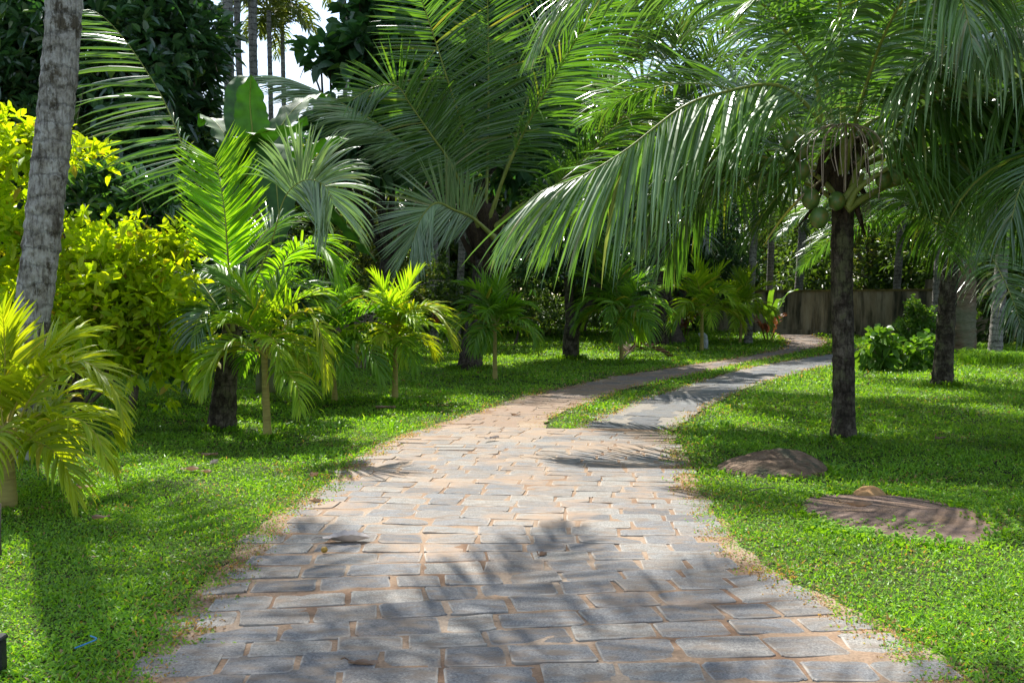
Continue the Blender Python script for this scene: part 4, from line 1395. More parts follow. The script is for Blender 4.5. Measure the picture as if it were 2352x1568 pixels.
# dark glossy-leaved tree, upper left
leafy('broadleaf_tree', 'tall dark tree with glossy rosettes of leaves filling the upper left corner', 'tree', P(150, 700, 21.5),
      [PB(60, 330, 21.25, 2.00, 1.62, 2.12, 620), PB(210, 120, 21.875, 1.88, 1.75, 2.25, 650), PB(350, 150, 21.25, 1.25, 1.50, 2.12, 560), PB(330, 400, 21.25, 1.50, 1.62, 1.75, 520),
       PB(20, 40, 21.875, 2.00, 1.75, 1.88, 500), PB(300, -40, 21.875, 1.50, 1.62, 1.00, 240), PB(420, 300, 22.5, 0.75, 1.00, 1.25, 200),
       PB(180, 520, 21.5, 2.00, 1.50, 1.38, 500), PB(-150, 300, 22.5, 2.00, 1.88, 3.25, 500), PB(452, 90, 21.25, 0.40, 0.62, 1.12, 90)],
      .34, .125, M['glossy'], k=7, seed=5, trunk_r=.26, bark=M['twig'], surf=.45, lump=.4)
# lower glossy shrub
leafy('broadleaf_shrub', 'dark glossy shrub between the lime shrub and the young coconut palm', 'shrub', P(290, 880, 14.2),
      [PB(250, 470, 14.5, .8, .6, .55, 190), PB(370, 500, 14.2, .7, .6, .6, 190), PB(300, 600, 14.6, 1.0, .7, .8, 240), PB(430, 620, 14.8, .6, .6, .8, 170), PB(200, 640, 15, 1, .7, 1, 240), PB(400, 760, 15, .8, .6, .7, 170)],
      .22, .085, M['glossy'], k=8, seed=6, trunk_r=.05, up=.45)
# lime shrub
leafy('lime_shrub', 'large spreading shrub with yellow-green leaves behind the pale trunk at left', 'shrub', P(180, 860, 12.5),
      [PB(-40, 380, 12.5, .8, .6, .5, 198), PB(60, 330, 12.4, .55, .5, .26, 126), PB(160, 360, 12.4, .40, .4, .14, 48), PB(20, 520, 12.3, .6, .6, .6, 198), PB(-60, 700, 12.3, .8, .7, .9, 252),
       PB(200, 600, 12.2, .55, .5, .42, 198), PB(300, 590, 12.1, .50, .5, .36, 168), PB(400, 565, 12.1, .32, .3, .15, 54), PB(250, 700, 12.0, .75, .6, .5, 312), PB(370, 690, 11.9, .42, .4, .42, 156),
       PB(150, 760, 12.0, .6, .6, .5, 198), PB(290, 800, 11.9, .62, .5, .36, 198), PB(395, 790, 11.9, .32, .35, .34, 90), PB(90, 600, 12.5, .5, .5, .5, 132)],
      .14, .075, M['yshrub'], k=5, seed=8, trunk_r=.05, surf=.35, droop=.2, spread=1.2, fork=.12, lump=.75, lj=.7)

# broad-leaved (teak-like) tree behind the big palm
leafy('broadleaf_tree', 'dark broad-leaved tree with big leaves behind the upright fronds of the big palm', 'tree', P(845, 800, 25),
      [PB(900, 60, 25, 1.3, 1.2, 2.0, 300), PB(960, 250, 25, 1.2, 1.2, 1.5, 230), PB(860, 320, 24.5, .9, 1, .9, 130), PB(780, 290, 24.5, .6, .6, .5, 60), PB(1080, 80, 26, 1.6, 1.4, 2.4, 330), PB(1200, 260, 27, 1.6, 1.4, 2.2, 300), PB(930, -130, 25, 1.8, 1.5, 1.2, 240), PB(1230, 20, 27, 1.5, 1.4, 2, 260), PB(815, 100, 24.6, .5, .6, 1.2, 60), PB(735, 120, 24.4, .5, .5, .25, 16)],
      .42, .29, M['teak'], k=5, seed=12, trunk_r=.16, bark=M['darkbark'], surf=.25, droop=.35)

# dark small-leaved tree (mango-like) behind centre
leafy('mango_tree', 'dense dark small-leaved tree behind the yellow-speared young palm', 'tree', GD(1560, 790),
      [PB(1560, 560, 36, 2.3, 1.5, 1.7, 850), PB(1450, 600, 36, 1.8, 1.3, 1.2, 560), PB(1650, 620, 37, 1.8, 1.3, 1.3, 560), PB(1520, 460, 37, 2, 1.5, 1.4, 520), PB(1350, 560, 38, 2, 1.3, 1.6, 520)],
      .2, .07, M['glossy'], k=8, seed=14, trunk_r=.2, surf=.35, fork=.3)
# fork-stemmed dark tree
fb = GD(1310, 826)
t = thing('forked_tree', 'small dark tree with black forked trunk behind the hanging frond tips', 'tree', fb)
dF = float(fb[1])
g_ = [tube_geo(catmull([P(1310, 828, dF), P(1312, 770, dF), P(1316, 745, dF)], 10), np.linspace(.24, .20, 10), seg=10, noise=.04, rng=rg),
      tube_geo(catmull([P(1314, 752, dF), P(1308, 700, dF), P(1305, 620, dF), P(1310, 540, dF)], 12), np.linspace(.15, .07, 12), seg=8),
      tube_geo(catmull([P(1318, 752, dF), P(1345, 715, dF), P(1375, 660, dF), P(1400, 600, dF + .5)], 12), np.linspace(.15, .06, 12), seg=8),
      tube_geo(catmull([P(1350, 710, dF), P(1352, 660, dF), P(1345, 600, dF - .3)], 10), np.linspace(.11, .05, 10), seg=8),
      tube_geo(catmull([P(1372, 668, dF), P(1400, 645, dF), P(1435, 640, dF)], 8), np.linspace(.09, .04, 8), seg=7)]
V, F = join(g_)
part('trunk', V, F, M['darkbark'], t, fb, smooth=True)
V, F = cloud_geo([PB(1310, 560, dF + .5, 1.3, 1.1, .9, 420), PB(1390, 590, dF + .3, 1.0, 1, .6, 260), PB(1440, 640, dF + .3, .5, .5, .3, 70), PB(1240, 600, dF + .5, .8, .8, .6, 180)], .17, .06, k=7, seed=15, surf=.3)
part('crown', V, F, M['glossy'], t, fb)

# understory between the young palms and the big trunk
mid = [
    (840, 760, 27, 'olive leafy shrub with yellowish sprays in the gap left of the big trunk', 'bgleaf2', [PB(830, 560, 27, 1.3, 1, 1.2, 420), PB(900, 600, 27.5, 1.0, 1, 1.3, 380), PB(860, 680, 27, 1.4, 1, .8, 380)], .11, .05),
    (720, 780, 24, 'twiggy grey-green thicket shrub behind the darker young palm', 'bgleaf', [PB(740, 620, 24, 1.0, .9, 1.0, 300), PB(800, 700, 24, 1.2, .9, .7, 300), PB(690, 700, 24, 1, .9, .8, 260)], .1, .045),
    (970, 770, 30, 'green shrub with orange flowers between the thin background trunks', 'bgleaf', [PB(960, 640, 30, 1.2, .9, 1.0, 380), PB(1030, 690, 30, 1.0, .8, .7, 280), PB(970, 720, 29.5, 1.2, .8, .5, 260)], .12, .05),
    (1180, 770, 33, 'low dark shrub behind the green young palm at the big trunk', 'bgleaf', [PB(1180, 650, 33, 1.6, 1, 1.3, 420), PB(1240, 720, 33, 1.2, 1, .6, 260)], .13, .05),
    (560, 820, 21, 'dark shrub hidden behind the banana plant', 'glossy', [PB(560, 640, 21, 1.1, .9, 1.2, 260), PB(640, 700, 21, 1.0, .9, .9, 220), PB(470, 720, 20, 1.0, .9, .9, 220)], .17, .07),
]
for i, (X, Y, d, lab, mt, bl, L_, W_) in enumerate(mid):
    leafy('understory_shrub', lab, 'shrub', P(X, Y, d), bl, L_, W_, M[mt], k=7, seed=40 + i, trunk_r=.04, surf=.3)
# bare twiggy bush
tb = P(820, 800, 22)
tb[2] = 0
t = thing('bare_bush', 'bare twiggy brown bush with arching dead branches left of the big trunk', 'bush', tb)
g_ = []
for k_ in range(46):
    a = rg.uniform(-1, 1)
    e = tb + np.array([a * 1.5, rg.uniform(-.6, .6), rg.uniform(.9, 2.0)])
    m_ = tb + np.array([a * .5, 0, 1.0]) + rg.normal(0, .2, 3)
    g_.append(tube_geo(catmull([tb + [a * .2, 0, 0], m_, e, e + [a * .5, 0, rg.uniform(-.3, .2)]], 12), np.linspace(.022, .006, 12), seg=4, cap=False))
V, F = join(g_)
part('branches', V, F, M['straw'], t, tb)
# thin background trunks in the middle gap
for i, (X, Y0, Y1, r, lean, lab) in enumerate((
        (1001, 742, 300, .09, -8, 'thin pale straight trunk in the gap left of the big palm'),
        (985, 740, 320, .15, 5, 'thicker dim trunk just left of the thin pale trunk'),
        (955, 745, 420, .06, 2, 'thinnest trunk, left of the pair of background trunks'),
        (1048, 742, 350, .14, 20, 'mossy leaning trunk right of the orange flowers'),
        (1030, 738, 350, .07, -10, 'dark slim trunk just left of the mossy one'))):
    d = 33 + i * .8
    base = P(X, Y0, d)
    base[2] = 0
    top = P(X + lean, Y1, d)
    t = thing('background_tree', lab, 'tree', base, 'thin trunks in the middle gap')
    palm_trunk(t, base, [base, (base + top) / 2 + [.05, 0, 0], top], r, r * .75, M['greybark'], pix=False, seg=9, seed=60 + i, rings=.03)
    V, F = cloud_geo([(top[0], top[1], top[2], 1.3, 1.2, 1.0, 160), (top[0] + .6, top[1] + .3, top[2] + .8, 1.1, 1.2, .9, 120)], .2, .09, k=6, seed=70 + i, surf=.3)
    part('crown', V, F, M['bgleaf'], t, base)
fl = P(1005, 700, 29)
for i, (X, Y) in enumerate(((1001, 735), (1046, 718), (1010, 722))):
    pass
fb2 = P(970, 770, 30)
flv = []
for (X, Y) in ((928, 742), (1000, 708), (1010, 722), (948, 735), (1002, 734)):
    p = P(X, Y, 29)
    flv.append((p[0], p[1], p[2], .09, .09, .09, 5))
fs = [o for o in COL.objects if o.get('label', '').startswith('green shrub with orange')][0]
for i, q_ in enumerate(flv):
    V, F = cloud_geo([q_], .09, .06, k=5, seed=3 + i, surf=.3)
    part('flower', V, F, M['flower'], fs, np.array(fs.location))

# ================================================================== shrubs on the right lawn
q = GD(2022, 853)
dS = float(q[1])
leafy('lawn_shrub', 'small broad-leaved bush on a thin stem, left of the pair beside the dark leaning trunk', 'shrub', q,
      [PB(2020, 772, dS, .28, .28, .14, 13), PB(1998, 790, dS, .24, .25, .16, 9), PB(2045, 795, dS, .24, .25, .16, 9), PB(2030, 832, dS, .26, .22, .12, 8), PB(2008, 825, dS, .14, .2, .1, 4)],
      .27, .16, M['shrubleaf'], k=5, seed=81, trunk_r=.016, surf=.2, droop=.5)
q = GD(2110, 852)
dS = float(q[1])
leafy('lawn_shrub', 'bush with silvery broad leaves low down, in front of the fine-leaved bush', 'shrub', q,
      [PB(2080, 812, dS, .32, .3, .16, 12), PB(2125, 800, dS, .34, .3, .2, 15), PB(2110, 838, dS, .42, .3, .14, 14), PB(2145, 825, dS, .2, .3, .2, 8)],
      .24, .16, M['shrubleaf'], k=5, seed=82, trunk_r=.02, surf=.2, droop=.5)
q = GD(2100, 815)
dS = float(q[1])
leafy('lawn_shrub', 'taller fine-leaved bright green bush in front of the concrete wall', 'shrub', q,
      [PB(2085, 748, dS, .34, .4, .28, 110), PB(2120, 730, dS, .4, .4, .34, 150), PB(2098, 705, dS, .2, .25, .3, 60), PB(2140, 765, dS, .35, .4, .25, 100), PB(2100, 775, dS, .5, .4, .2, 100)],
      .10, .055, M['shrubleaf'], k=6, seed=83, trunk_r=.03, surf=.3)
for i, (X, Y, sc, lab) in enumerate(((1884, 757, 1.0, 'little plant with two bright paddle leaves at the foot of the wall'), (1915, 750, .8, 'little broad-leaved plant at the wall, touching the foreground trunk'))):
    q = GD(X, Y)
    leafy('wall_plant', lab, 'plant', q, [(q[0], q[1], .45 * sc, .12, .12, .18, 3)], .62 * sc, .34 * sc, M['shrubleaf'], k=3, seed=90 + i, trunk_r=.02, surf=.1, up=.9, droop=.15)


# heliconia-like clumps: long paddle leaves from the ground
def blade_geo(ctrl, w, n=16, m=6, fold=.25, wave=.03, seed=0, prof=None, tears=0):
    rg = np.random.default_rng(seed)
    C = catmull(ctrl, n)
    T = nrm(np.gradient(C, axis=0))
    h = C[-1] - C[0]
    h[2] = 0
    if np.linalg.norm(h) < .05:
        h = np.array([.3, 1, 0])
    Sr = np.cross(nrm(h), [0, 0, 1.0])
    S = nrm(Sr[None] - T * (T @ Sr)[:, None])
    N = np.cross(S, T)
    u = np.linspace(0, 1, n)
    wp = np.interp(u, *(prof or ([0, .12, .3, .6, .85, 1], [.05, .65, .95, 1, .7, .03]))) * w / 2
    e = np.linspace(-1, 1, 2 * m + 1)
    V = []
    if n > 20:
        wp = wp * (1 - .16 * rg.random(n) * (rg.random(n) > .45))
    for i in range(n):
        for x in e:
            V.append(C[i] + S[i] * x * wp[i] + N[i] * (abs(x) * fold * wp[i] + wave * abs(x) ** 2 * math.sin(i * 1.7 + (3 if x > 0 else 0) + seed) + .006 * rg.standard_normal()))
    c = 2 * m + 1
    F = [[i * c + j, i * c + j + 1, (i + 1) * c + j + 1, (i + 1) * c + j] for i in range(n - 1) for j in range(c - 1)]
    return np.array(V), np.array(F)


def clump(name, label, q, n, h, w, mat, seed, lean=.5, group=None):
    r_ = np.random.default_rng(seed)
    q = np.array([q[0], q[1], 0.0])
    t = thing(name, label, 'plant', q, group)
    for i in range(n):
        a = r_.uniform(0, 6.28)
        hh = h * r_.uniform(.6, 1.1)
        o = np.array([math.cos(a), math.sin(a), 0])
        s = q + o * .12
        st = s + o * lean * .25 * hh + [0, 0, hh * .45]
        g1 = tube_geo(catmull([s, (s + st) / 2, st], 6), [.02, .018, .016, .014, .012, .01], seg=5, cap=False)
        ct = [st, st + o * lean * .35 * hh + [0, 0, hh * .32], st + o * lean * .8 * hh + [0, 0, hh * .48 - .15 * lean * hh]]
        v_, f_ = blade_geo(ct, w, n=12, m=2, seed=i + seed)
        V_, F_ = join([(v_, f_), g1])
        part('leaf', V_, F_, mat, t, q)
    return t


clump('paddle_leaf_plant', 'tall green paddle-leaved clump at the left end of the wall', GD(1762, 775), 11, 2.1, .22, M['shrubleaf'], 3)
clump('paddle_leaf_plant', 'dim paddle-leaved clump against the wall just left of the ringed trunk', GD(1800, 764), 9, 2.2, .22, M['banana'], 4)
clump('croton_shrub', 'reddish brown leafy plant below the tall paddle-leaved clump', GD(1765, 783), 12, 1.1, .2, M['red'], 5)
clump('croton_shrub', 'reddish-leaved plant behind the forked trunk on the far lawn', GD(1255, 772), 9, 1.0, .14, M['red'], 6)
clump('croton_shrub', 'small reddish plant right of the dark stout trunk', GD(1570, 775), 9, 1.1, .16, M['red'], 7)

# ================================================================== banana plant
bb = P(610, 850, 16.5)
bb[2] = 0
t = thing('banana_plant', 'banana plant with huge dark torn leaves behind the young coconut palm', 'plant', bb)
v_, f_ = tube_geo(catmull([bb, P(602, 600, 16.5), P(592, 440, 16.5), P(588, 400, 16.5)], 20), np.linspace(.17, .07, 20), seg=12)
part('stem', v_, f_, M['stemgreen'], t, bb, smooth=True)
BL = [
    ([(585, 420, 16.5), (582, 330, 16.4), (574, 240, 16.3), (577, 172, 16.1)], .58, .25),
    ([(583, 430, 16.4), (540, 360, 15.9), (560, 320, 15.6), (620, 300, 15.3), (690, 285, 15.0), (704, 268, 14.9)], .62, -.2),
    ([(588, 420, 16.4), (600, 340, 16.0), (618, 330, 15.6), (632, 400, 15.2), (640, 500, 14.9), (640, 570, 14.8)], .75, -.15),
    ([(590, 430, 16.6), (640, 370, 16.4), (700, 340, 16.2), (760, 315, 16.1), (800, 320, 16.0)], .62, -.3),
    ([(580, 430, 16.6), (545, 360, 16.9), (510, 300, 17.2), (480, 270, 17.5), (455, 290, 17.7)], .6, .1),
    ([(590, 440, 16.6), (660, 420, 16.9), (730, 440, 17.2), (800, 520, 17.5), (865, 600, 17.7)], .6, -.3),
    ([(580, 440, 16.4), (540, 410, 16.0), (510, 420, 15.7), (480, 500, 15.4)], .6, -.2),
    ([(585, 430, 16.8), (560, 330, 17.2), (545, 250, 17.6), (555, 190, 17.9), (580, 175, 18.2)], .55, .2),
    ([(590, 430, 16.8), (640, 300, 17.4), (700, 230, 18), (760, 220, 18.6)], .6, .1),
]
for i, (px, w_, fd) in enumerate(BL):
    ct = [P(*p) for p in px]
    v_, f_ = blade_geo(ct, w_, n=30, m=5, fold=fd, wave=.035, seed=i)
    o = part('leaf', v_, f_, M['banana'], t, bb, smooth=True)
    v_, f_ = tube_geo(catmull(ct, 16), np.linspace(.022, .005, 16), seg=5, cap=False)
    part('midrib', v_, f_, M['rib'], o, bb, smooth=True)

# ================================================================== wall
A_, B_ = np.array([9.5, 48.0]), np.array([19.6, 33.0])


def wall_material():
    m = rough_mat('stained_concrete', [(0.3, (0.22, 0.17, 0.11)), (0.5, (0.38, 0.31, 0.22)), (0.7, (0.48, 0.42, 0.33))], scale=2.2, stretch=(1, 1, .25), rough=.9, bump=.2,
                  stops2=[(0.3, (0.03, 0.03, 0.02)), (0.7, (0.10, 0.09, 0.07))], scale2=2.2, mask=(.44, .60), stretch2=(1, 1, .16))
    return m


wt = thing('boundary_wall', 'stained grey-brown concrete boundary wall with streaks and mossy coping at the far right', 'wall', (A_[0], A_[1], 0))
dv = (B_ - A_)
Lw = float(np.linalg.norm(dv))
dv = dv / Lw
nv = np.array([-dv[1], dv[0]])


def wbox(u0, u1, z0, z1, th, off=0.0, nu=20, jit=0.0):
    r_ = np.random.default_rng(2)
    us = np.linspace(u0, u1, nu)
    V = []
    for u_ in us:
        for (s_, z_) in ((-1, z0), (1, z0), (1, z1), (-1, z1)):
            p = A_ + dv * u_ + nv * (off + s_ * th / 2)
            V.append((p[0], p[1], z_ + (r_.normal(0, jit) if z_ == z1 else 0)))
    F = [[i * 4 + j, i * 4 + (j + 1) % 4, (i + 1) * 4 + (j + 1) % 4, (i + 1) * 4 + j] for i in range(nu - 1) for j in range(4)]
    F += [[3, 2, 1, 0], [(nu - 1) * 4 + k for k in range(4)]]
    return V, F


wm = wall_material()
v_, f_ = wbox(0, Lw, -.1, 1.86, .2)
part('wall_panel', v_, f_, wm, wt, (A_[0], A_[1], 0))
v_, f_ = wbox(-.1, Lw + .1, 1.863, 1.95, .3, jit=.004)
part('coping', v_, f_, rough_mat('mossy_coping', [(0.35, (0.10, 0.08, 0.03)), (0.65, (0.28, 0.22, 0.09))], scale=3, rough=.95), wt, (A_[0], A_[1], 0))
v_, f_ = wbox(0, Lw, -.1, .22, .3, off=0)
part('plinth', v_, f_, wm, wt, (A_[0], A_[1], 0))
v_, f_ = wbox(Lw - 6.5, Lw - .3, 1.953, 2.3, .22, nu=6)
part('raised_course', v_, f_, wm, wt, (A_[0], A_[1], 0))


# ================================================================== rocks
def rock(name, label, c, a, bb_, h, seed, mat, flatness=.5, peak=(0, 0), rot=0.0, ridge=.05):
    r_ = np.random.default_rng(seed)
    n = 90
    xs = np.linspace(-1.15, 1.15, n)
    X, Y = np.meshgrid(xs, xs)
    th = np.arctan2(Y, X)
    ph = r_.random(8) * 6.28
    R0 = 1 + .10 * np.sin(2 * th + ph[0]) + .07 * np.sin(3 * th + ph[1]) + .04 * np.sin(5 * th + ph[2]) + .02 * np.sin(9 * th + ph[3])
    rr = np.hypot(X, Y) / R0
    dx, dy = X - peak[0], Y - peak[1]
    dome = np.clip(1 - rr ** 2.4, 0, 1) ** flatness * (1 - .45 * np.clip(np.hypot(dx, dy), 0, 1.6) / 1.6)
    Z = h * dome + ridge * h * np.sin(9 * Y + 3 * X + ph[4] + 1.2 * np.sin(3 * X + ph[5])) * (dome > .05) + .12 * ridge * h * r_.standard_normal(X.shape)
    nz = n2(X * a, Y * bb_, 5.0) * .10 + n2(X * a + 3, Y * bb_, 12.0) * .05 + n2(X * a, Y * bb_ + 5, 27.0) * .03 - .14 * np.exp(-((n2(X * a + 1, Y * bb_, 3.1)) / .07) ** 2)
    Z = Z + h * nz * .55 * (dome > .03)
    Z = np.where(rr >= 1, -.03, Z - .012)
    V = np.stack([X * a * math.cos(rot) - Y * bb_ * math.sin(rot), X * a * math.sin(rot) + Y * bb_ * math.cos(rot), Z], -1).reshape(-1, 3)
    i, j = np.meshgrid(np.arange(n - 1), np.arange(n - 1), indexing='ij')
    F = np.stack([i * n + j, i * n + j + 1, (i + 1) * n + j + 1, (i + 1) * n + j], -1).reshape(-1, 4)
    o = link(name, mesh_np(name, V, F, mat, smooth=True), None, (float(c[0]), float(c[1]), 0))
    return tag(o, label, 'rock')


rm1 = rough_mat('brown_boulder', [(0.33, (0.07, 0.042, 0.025)), (0.5, (0.17, 0.11, 0.068)), (0.68, (0.27, 0.19, 0.125))], scale=5, stretch=(1, 2.6, 3), rough=.85, bump=1.0, bscale=22, detail=12, stops2=[(0.3, (0.05, 0.05, 0.03)), (0.7, (0.10, 0.09, 0.055))], scale2=3, mask=(.54, .64))
rm2 = rough_mat('flat_brown_rock', [(0.33, (0.085, 0.054, 0.040)), (0.5, (0.135, 0.090, 0.068)), (0.68, (0.19, 0.135, 0.105))], scale=6, rough=.85, bump=.8, bscale=30, detail=12, stops2=[(0.3, (0.15, 0.09, 0.05)), (0.7, (0.22, 0.14, 0.08))], scale2=2.2, mask=(.56, .72))
rock('boulder', 'low rounded brown boulder with a ridged top in the grass beside the path', GD(1778, 1082), .58, .38, .21, 5, rm1, flatness=.6, peak=(.25, .1), ridge=.05)
rock('flat_rock', 'flat brown rock slab flush with the lawn, with a dry leaf on it', GD(2050, 1184), .70, .96, .045, 8, rm2, flatness=.35, rot=-.12, ridge=.02)
rock('small_rock', 'small orange-brown stone poking up at the back of the flat rock slab', GD(1995, 1137), .15, .09, .085, 9, rough_mat('orange_rock', [(0.3, (0.28, 0.15, 0.06)), (0.7, (0.42, 0.25, 0.11))], scale=6, rough=.85, bump=.5), flatness=.7, ridge=.1)
rock('flat_rock', 'narrow brown rock strip half covered by grass in front of the flat slab', GD(1985, 1215), .38, .14, .035, 12, rm2, flatness=.35, rot=-.45, ridge=.06)


# ================================================================== fallen things
def dry_leaf(label, X, Y, L_, W_, rot, curl=.5, seed=0, z=.03, mat=None, group='fallen dry leaves'):
    r_ = np.random.default_rng(seed)
    c = GD(X, Y)
    n, m = 14, 6
    V = []
    for i in range(n):
        u_ = i / (n - 1)
        w_ = W_ / 2 * max(.06, math.sin(math.pi * min(1, u_ * .95 + .04)) ** .7) * (1 + .12 * math.sin(i * 2.3 + seed))
        for j in range(m + 1):
            e = (j / m) * 2 - 1
            x = (u_ - .5) * L_
            y = e * w_ * math.cos(curl * e)
            zz = abs(e) ** 1.3 * w_ * curl + .12 * L_ * curl * (u_ - .5) ** 2 * 4 + .008 * math.sin(6 * u_ + 3 * e + seed) + r_.normal(0, .002)
            V.append((x * math.cos(rot) - y * math.sin(rot), x * math.sin(rot) + y * math.cos(rot), zz))
    F = [[i * (m + 1) + j, i * (m + 1) + j + 1, (i + 1) * (m + 1) + j + 1, (i + 1) * (m + 1) + j] for i in range(n - 1) for j in range(m)]
    s0 = len(V)
    st = tube_geo(np.array([[-.5 * L_ * math.cos(rot), -.5 * L_ * math.sin(rot), .01 + .12 * L_ * curl], [-.62 * L_ * math.cos(rot + .2), -.62 * L_ * math.sin(rot + .2), .025 + .12 * L_ * curl], [-.75 * L_ * math.cos(rot + .3), -.75 * L_ * math.sin(rot + .3), .03]]), .003, seg=4, cap=False)
    Vv, Ff = join([(np.array(V), np.array(F)), st])
    o = link('dry_leaf', mesh_np('dry_leaf', Vv, Ff, mat or M['dryleaf'], smooth=True), None, (float(c[0]), float(c[1]), z))
    return tag(o, label, 'leaf', group)


greydry = leaf_mat('grey_dry_leaf', (0.30, 0.26, 0.24), (0.42, 0.38, 0.35), trans=.08, tcol=(1.2, 1.1, 1), rough=.8, spec=.2, nscale=18)
dry_leaf('large crumpled grey dry leaf lying on the paving', 795, 1252, .30, .17, .15, .55, 1, mat=greydry)
dry_leaf('small curled brown leaf on the left edge of the paving', 727, 1160, .11, .035, .25, .9, 2)
dry_leaf('pinkish grey curled leaf on the grass at the left path edge', 722, 1100, .12, .08, 1.2, .8, 3)
dry_leaf('pale leaf lying flat where the grass meets the path, right of the curled one', 775, 1092, .15, .05, 0.1, .2, 4, mat=greydry)
dry_leaf('dry brown leaf in the shade on the left lawn', 482, 1056, .16, .09, .3, .6, 5, z=.045)
dry_leaf('dry leaf standing on edge right of the shaded one', 492, 1076, .13, .08, 1.3, 1.0, 6, z=.045, mat=greydry)
dry_leaf('broken brown leaf near the shade edge on the left lawn', 436, 1090, .16, .10, .1, .5, 7, z=.045)
dry_leaf('small orange dead leaf next to the broken brown one', 474, 1094, .10, .05, -.1, .4, 8, z=.045)
dry_leaf('long dark brown leaf in the shaded grass at left', 185, 1132, .22, .07, .2, .5, 9, z=.045)
dry_leaf('pale dead leaf in the grass beside the curved shadow', 232, 1204, .12, .07, .5, .4, 10, z=.05)
dry_leaf('orange and white dead leaf on the lawn right of the lime young palm', 886, 946, .28, .13, .1, .6, 11, z=.05)
dry_leaf('grey dead leaf near the path edge at the middle of the lawn', 1130, 1018, .2, .08, .7, .6, 12, z=.05, mat=greydry)
dry_leaf('twisted tan dry leaf lying on the flat rock slab', 1965, 1180, .24, .06, -.25, 1.0, 13, z=.06)
dry_leaf('curled brown leaf scrap on the shaded middle of the paving', 1245, 1285, .07, .03, .6, .8, 14)
dry_leaf('brown stringy leaf at the bottom edge of the paving', 835, 1538, .13, .03, .03, .4, 15)
dry_leaf('brown leaf fragment where the path forks', 1185, 958, .13, .05, .4, .7, 16)
dry_leaf('dead leaf on the right lawn under the palm shade', 2400 - 240, 1018 + 0, .16, .07, .4, .7, 17, z=.05)
q = GD(745, 1279)
v_, f_ = ellipsoid((0, 0, 0), (.022, .022, .02), bump=.02, rng=rg)
o = link('fallen_fruit', mesh_np('fallen_fruit', v_, f_, M['fruit'], smooth=True), None, (float(q[0]), float(q[1]), .047))
tag(o, 'small round yellow-brown fruit on the paving below the crumpled grey leaf', 'fruit')
# twig on the right lawn
c0, c1 = GD(1722, 1140), GD(1780, 1134)
v_, f_ = tube_geo(catmull([c0 + [0, 0, .045], (c0 + c1) / 2 + [0, 0, .06], c1 + [0, 0, .05]], 8), .005, seg=5)
q = c0
o = link('twig', mesh_np('twig', v_ - q, f_, M['twig'], smooth=True), None, tuple(float(a) for a in q))
tag(o, 'thin dry twig lying on the grass between the boulder and the path', 'twig')
# blue twine
pts = [GD(172, 1508) + [0, 0, .04], GD(200, 1502) + [0, 0, .05], GD(222, 1494) + [0, 0, .055], GD(208, 1484) + [0, 0, .05]]
q = pts[0].copy()
v_, f_ = tube_geo(catmull(pts, 16), .0035, seg=5)
o = link('twine', mesh_np('twine', v_ - q, f_, M['blue'], smooth=True), None, tuple(float(a) for a in q))
tag(o, 'short piece of bright blue twine in the grass at the lower left', 'twine')
# garden light at the left edge (only its side shows)
q = GD(-8, 1548)
t = thing('ground_light', 'black plastic box low in the grass at the lower left edge', 'box', q)
for nm, (hx, hy, z0, z1) in (('body', (.034, .034, 0, .15)), ('lid', (.039, .039, .151, .168))):
    s_ = []
    for zz, k_ in ((z0, 1.0), (z0 + .004, 1.03), (z1 - .006, 1.0), (z1, .88)):
        s_.append([(hx * k_ * a * (1 if abs(c_) < .9 else .9), hy * k_ * c_ * (1 if abs(a) < .9 else .9), zz) for a, c_ in ((-1, -.7), (-.7, -1), (.7, -1), (1, -.7), (1, .7), (.7, 1), (-.7, 1), (-1, .7))])
    V_ = [p for r_ in s_ for p in r_]
    F_ = [[r * 8 + j, r * 8 + (j + 1) % 8, (r + 1) * 8 + (j + 1) % 8, (r + 1) * 8 + j] for r in range(3) for j in range(8)] + [[7 - k for k in range(8)], [24 + k for k in range(8)]]
    part(nm, V_, F_, M['black'], t)
# stake at the left edge
q = GD(0, 1282)
v_, f_ = tube_geo(np.array([[0, 0, 0], [-.003, 0, .15], [.003, 0, .34]]), .011, seg=8)
o = link('wooden_stake', mesh_np('wooden_stake', v_, f_, M['twig'], smooth=True), None, tuple(float(a) for a in q))
tag(o, 'thin dark wooden stake standing in the grass at the left edge', 'stake')
# pipe with elbow
q = GD(1621, 805)
t = thing('standpipe', 'pale grey plastic pipe with a bent top beside a young palm', 'pipe', q)
dP = float(q[1])
v_, f_ = tube_geo(np.array([P(1621, 806, dP), P(1621, 792, dP), P(1621, 780, dP)]), .075, seg=12)
part('pipe', v_, f_, M['pvc'], t, q, smooth=True)
v_, f_ = tube_geo(catmull([P(1621, 781, dP), P(1620, 772, dP), P(1613, 767, dP), P(1606, 770, dP)], 12), .062, seg=12)
part('elbow', v_, f_, M['pvc'], t, q, smooth=True)
v_, f_ = tube_geo(np.array([P(1621, 801, dP), P(1621, 797, dP)]), .09, seg=12)
part('collar', v_, f_, M['pvc'], t, q, smooth=True)

# dead frond lying on the lawn
q = GD(1500, 822)
dd_ = float(q[1])
t = thing('fallen_frond', 'fallen dark brown palm frond lying on the grass by the left track', 'frond', q)
ct = [GD(1425, 835) + [0, 0, .03], P(1450, 800, dd_), P(1468, 790, dd_), P(1500, 800, dd_ - .1), P(1550, 822, dd_ - .3)]
(lv, lf), (rv, rf) = frond_geo(ct, .42, n=38, w=.05, pet=.3, droop=.25, vup=.7, a0=55, a1=20, seed=77)
part('leaflets', lv, lf, M['deadfrond'], t, q)
part('midrib', rv, rf, M['twig'], t, q, smooth=True)

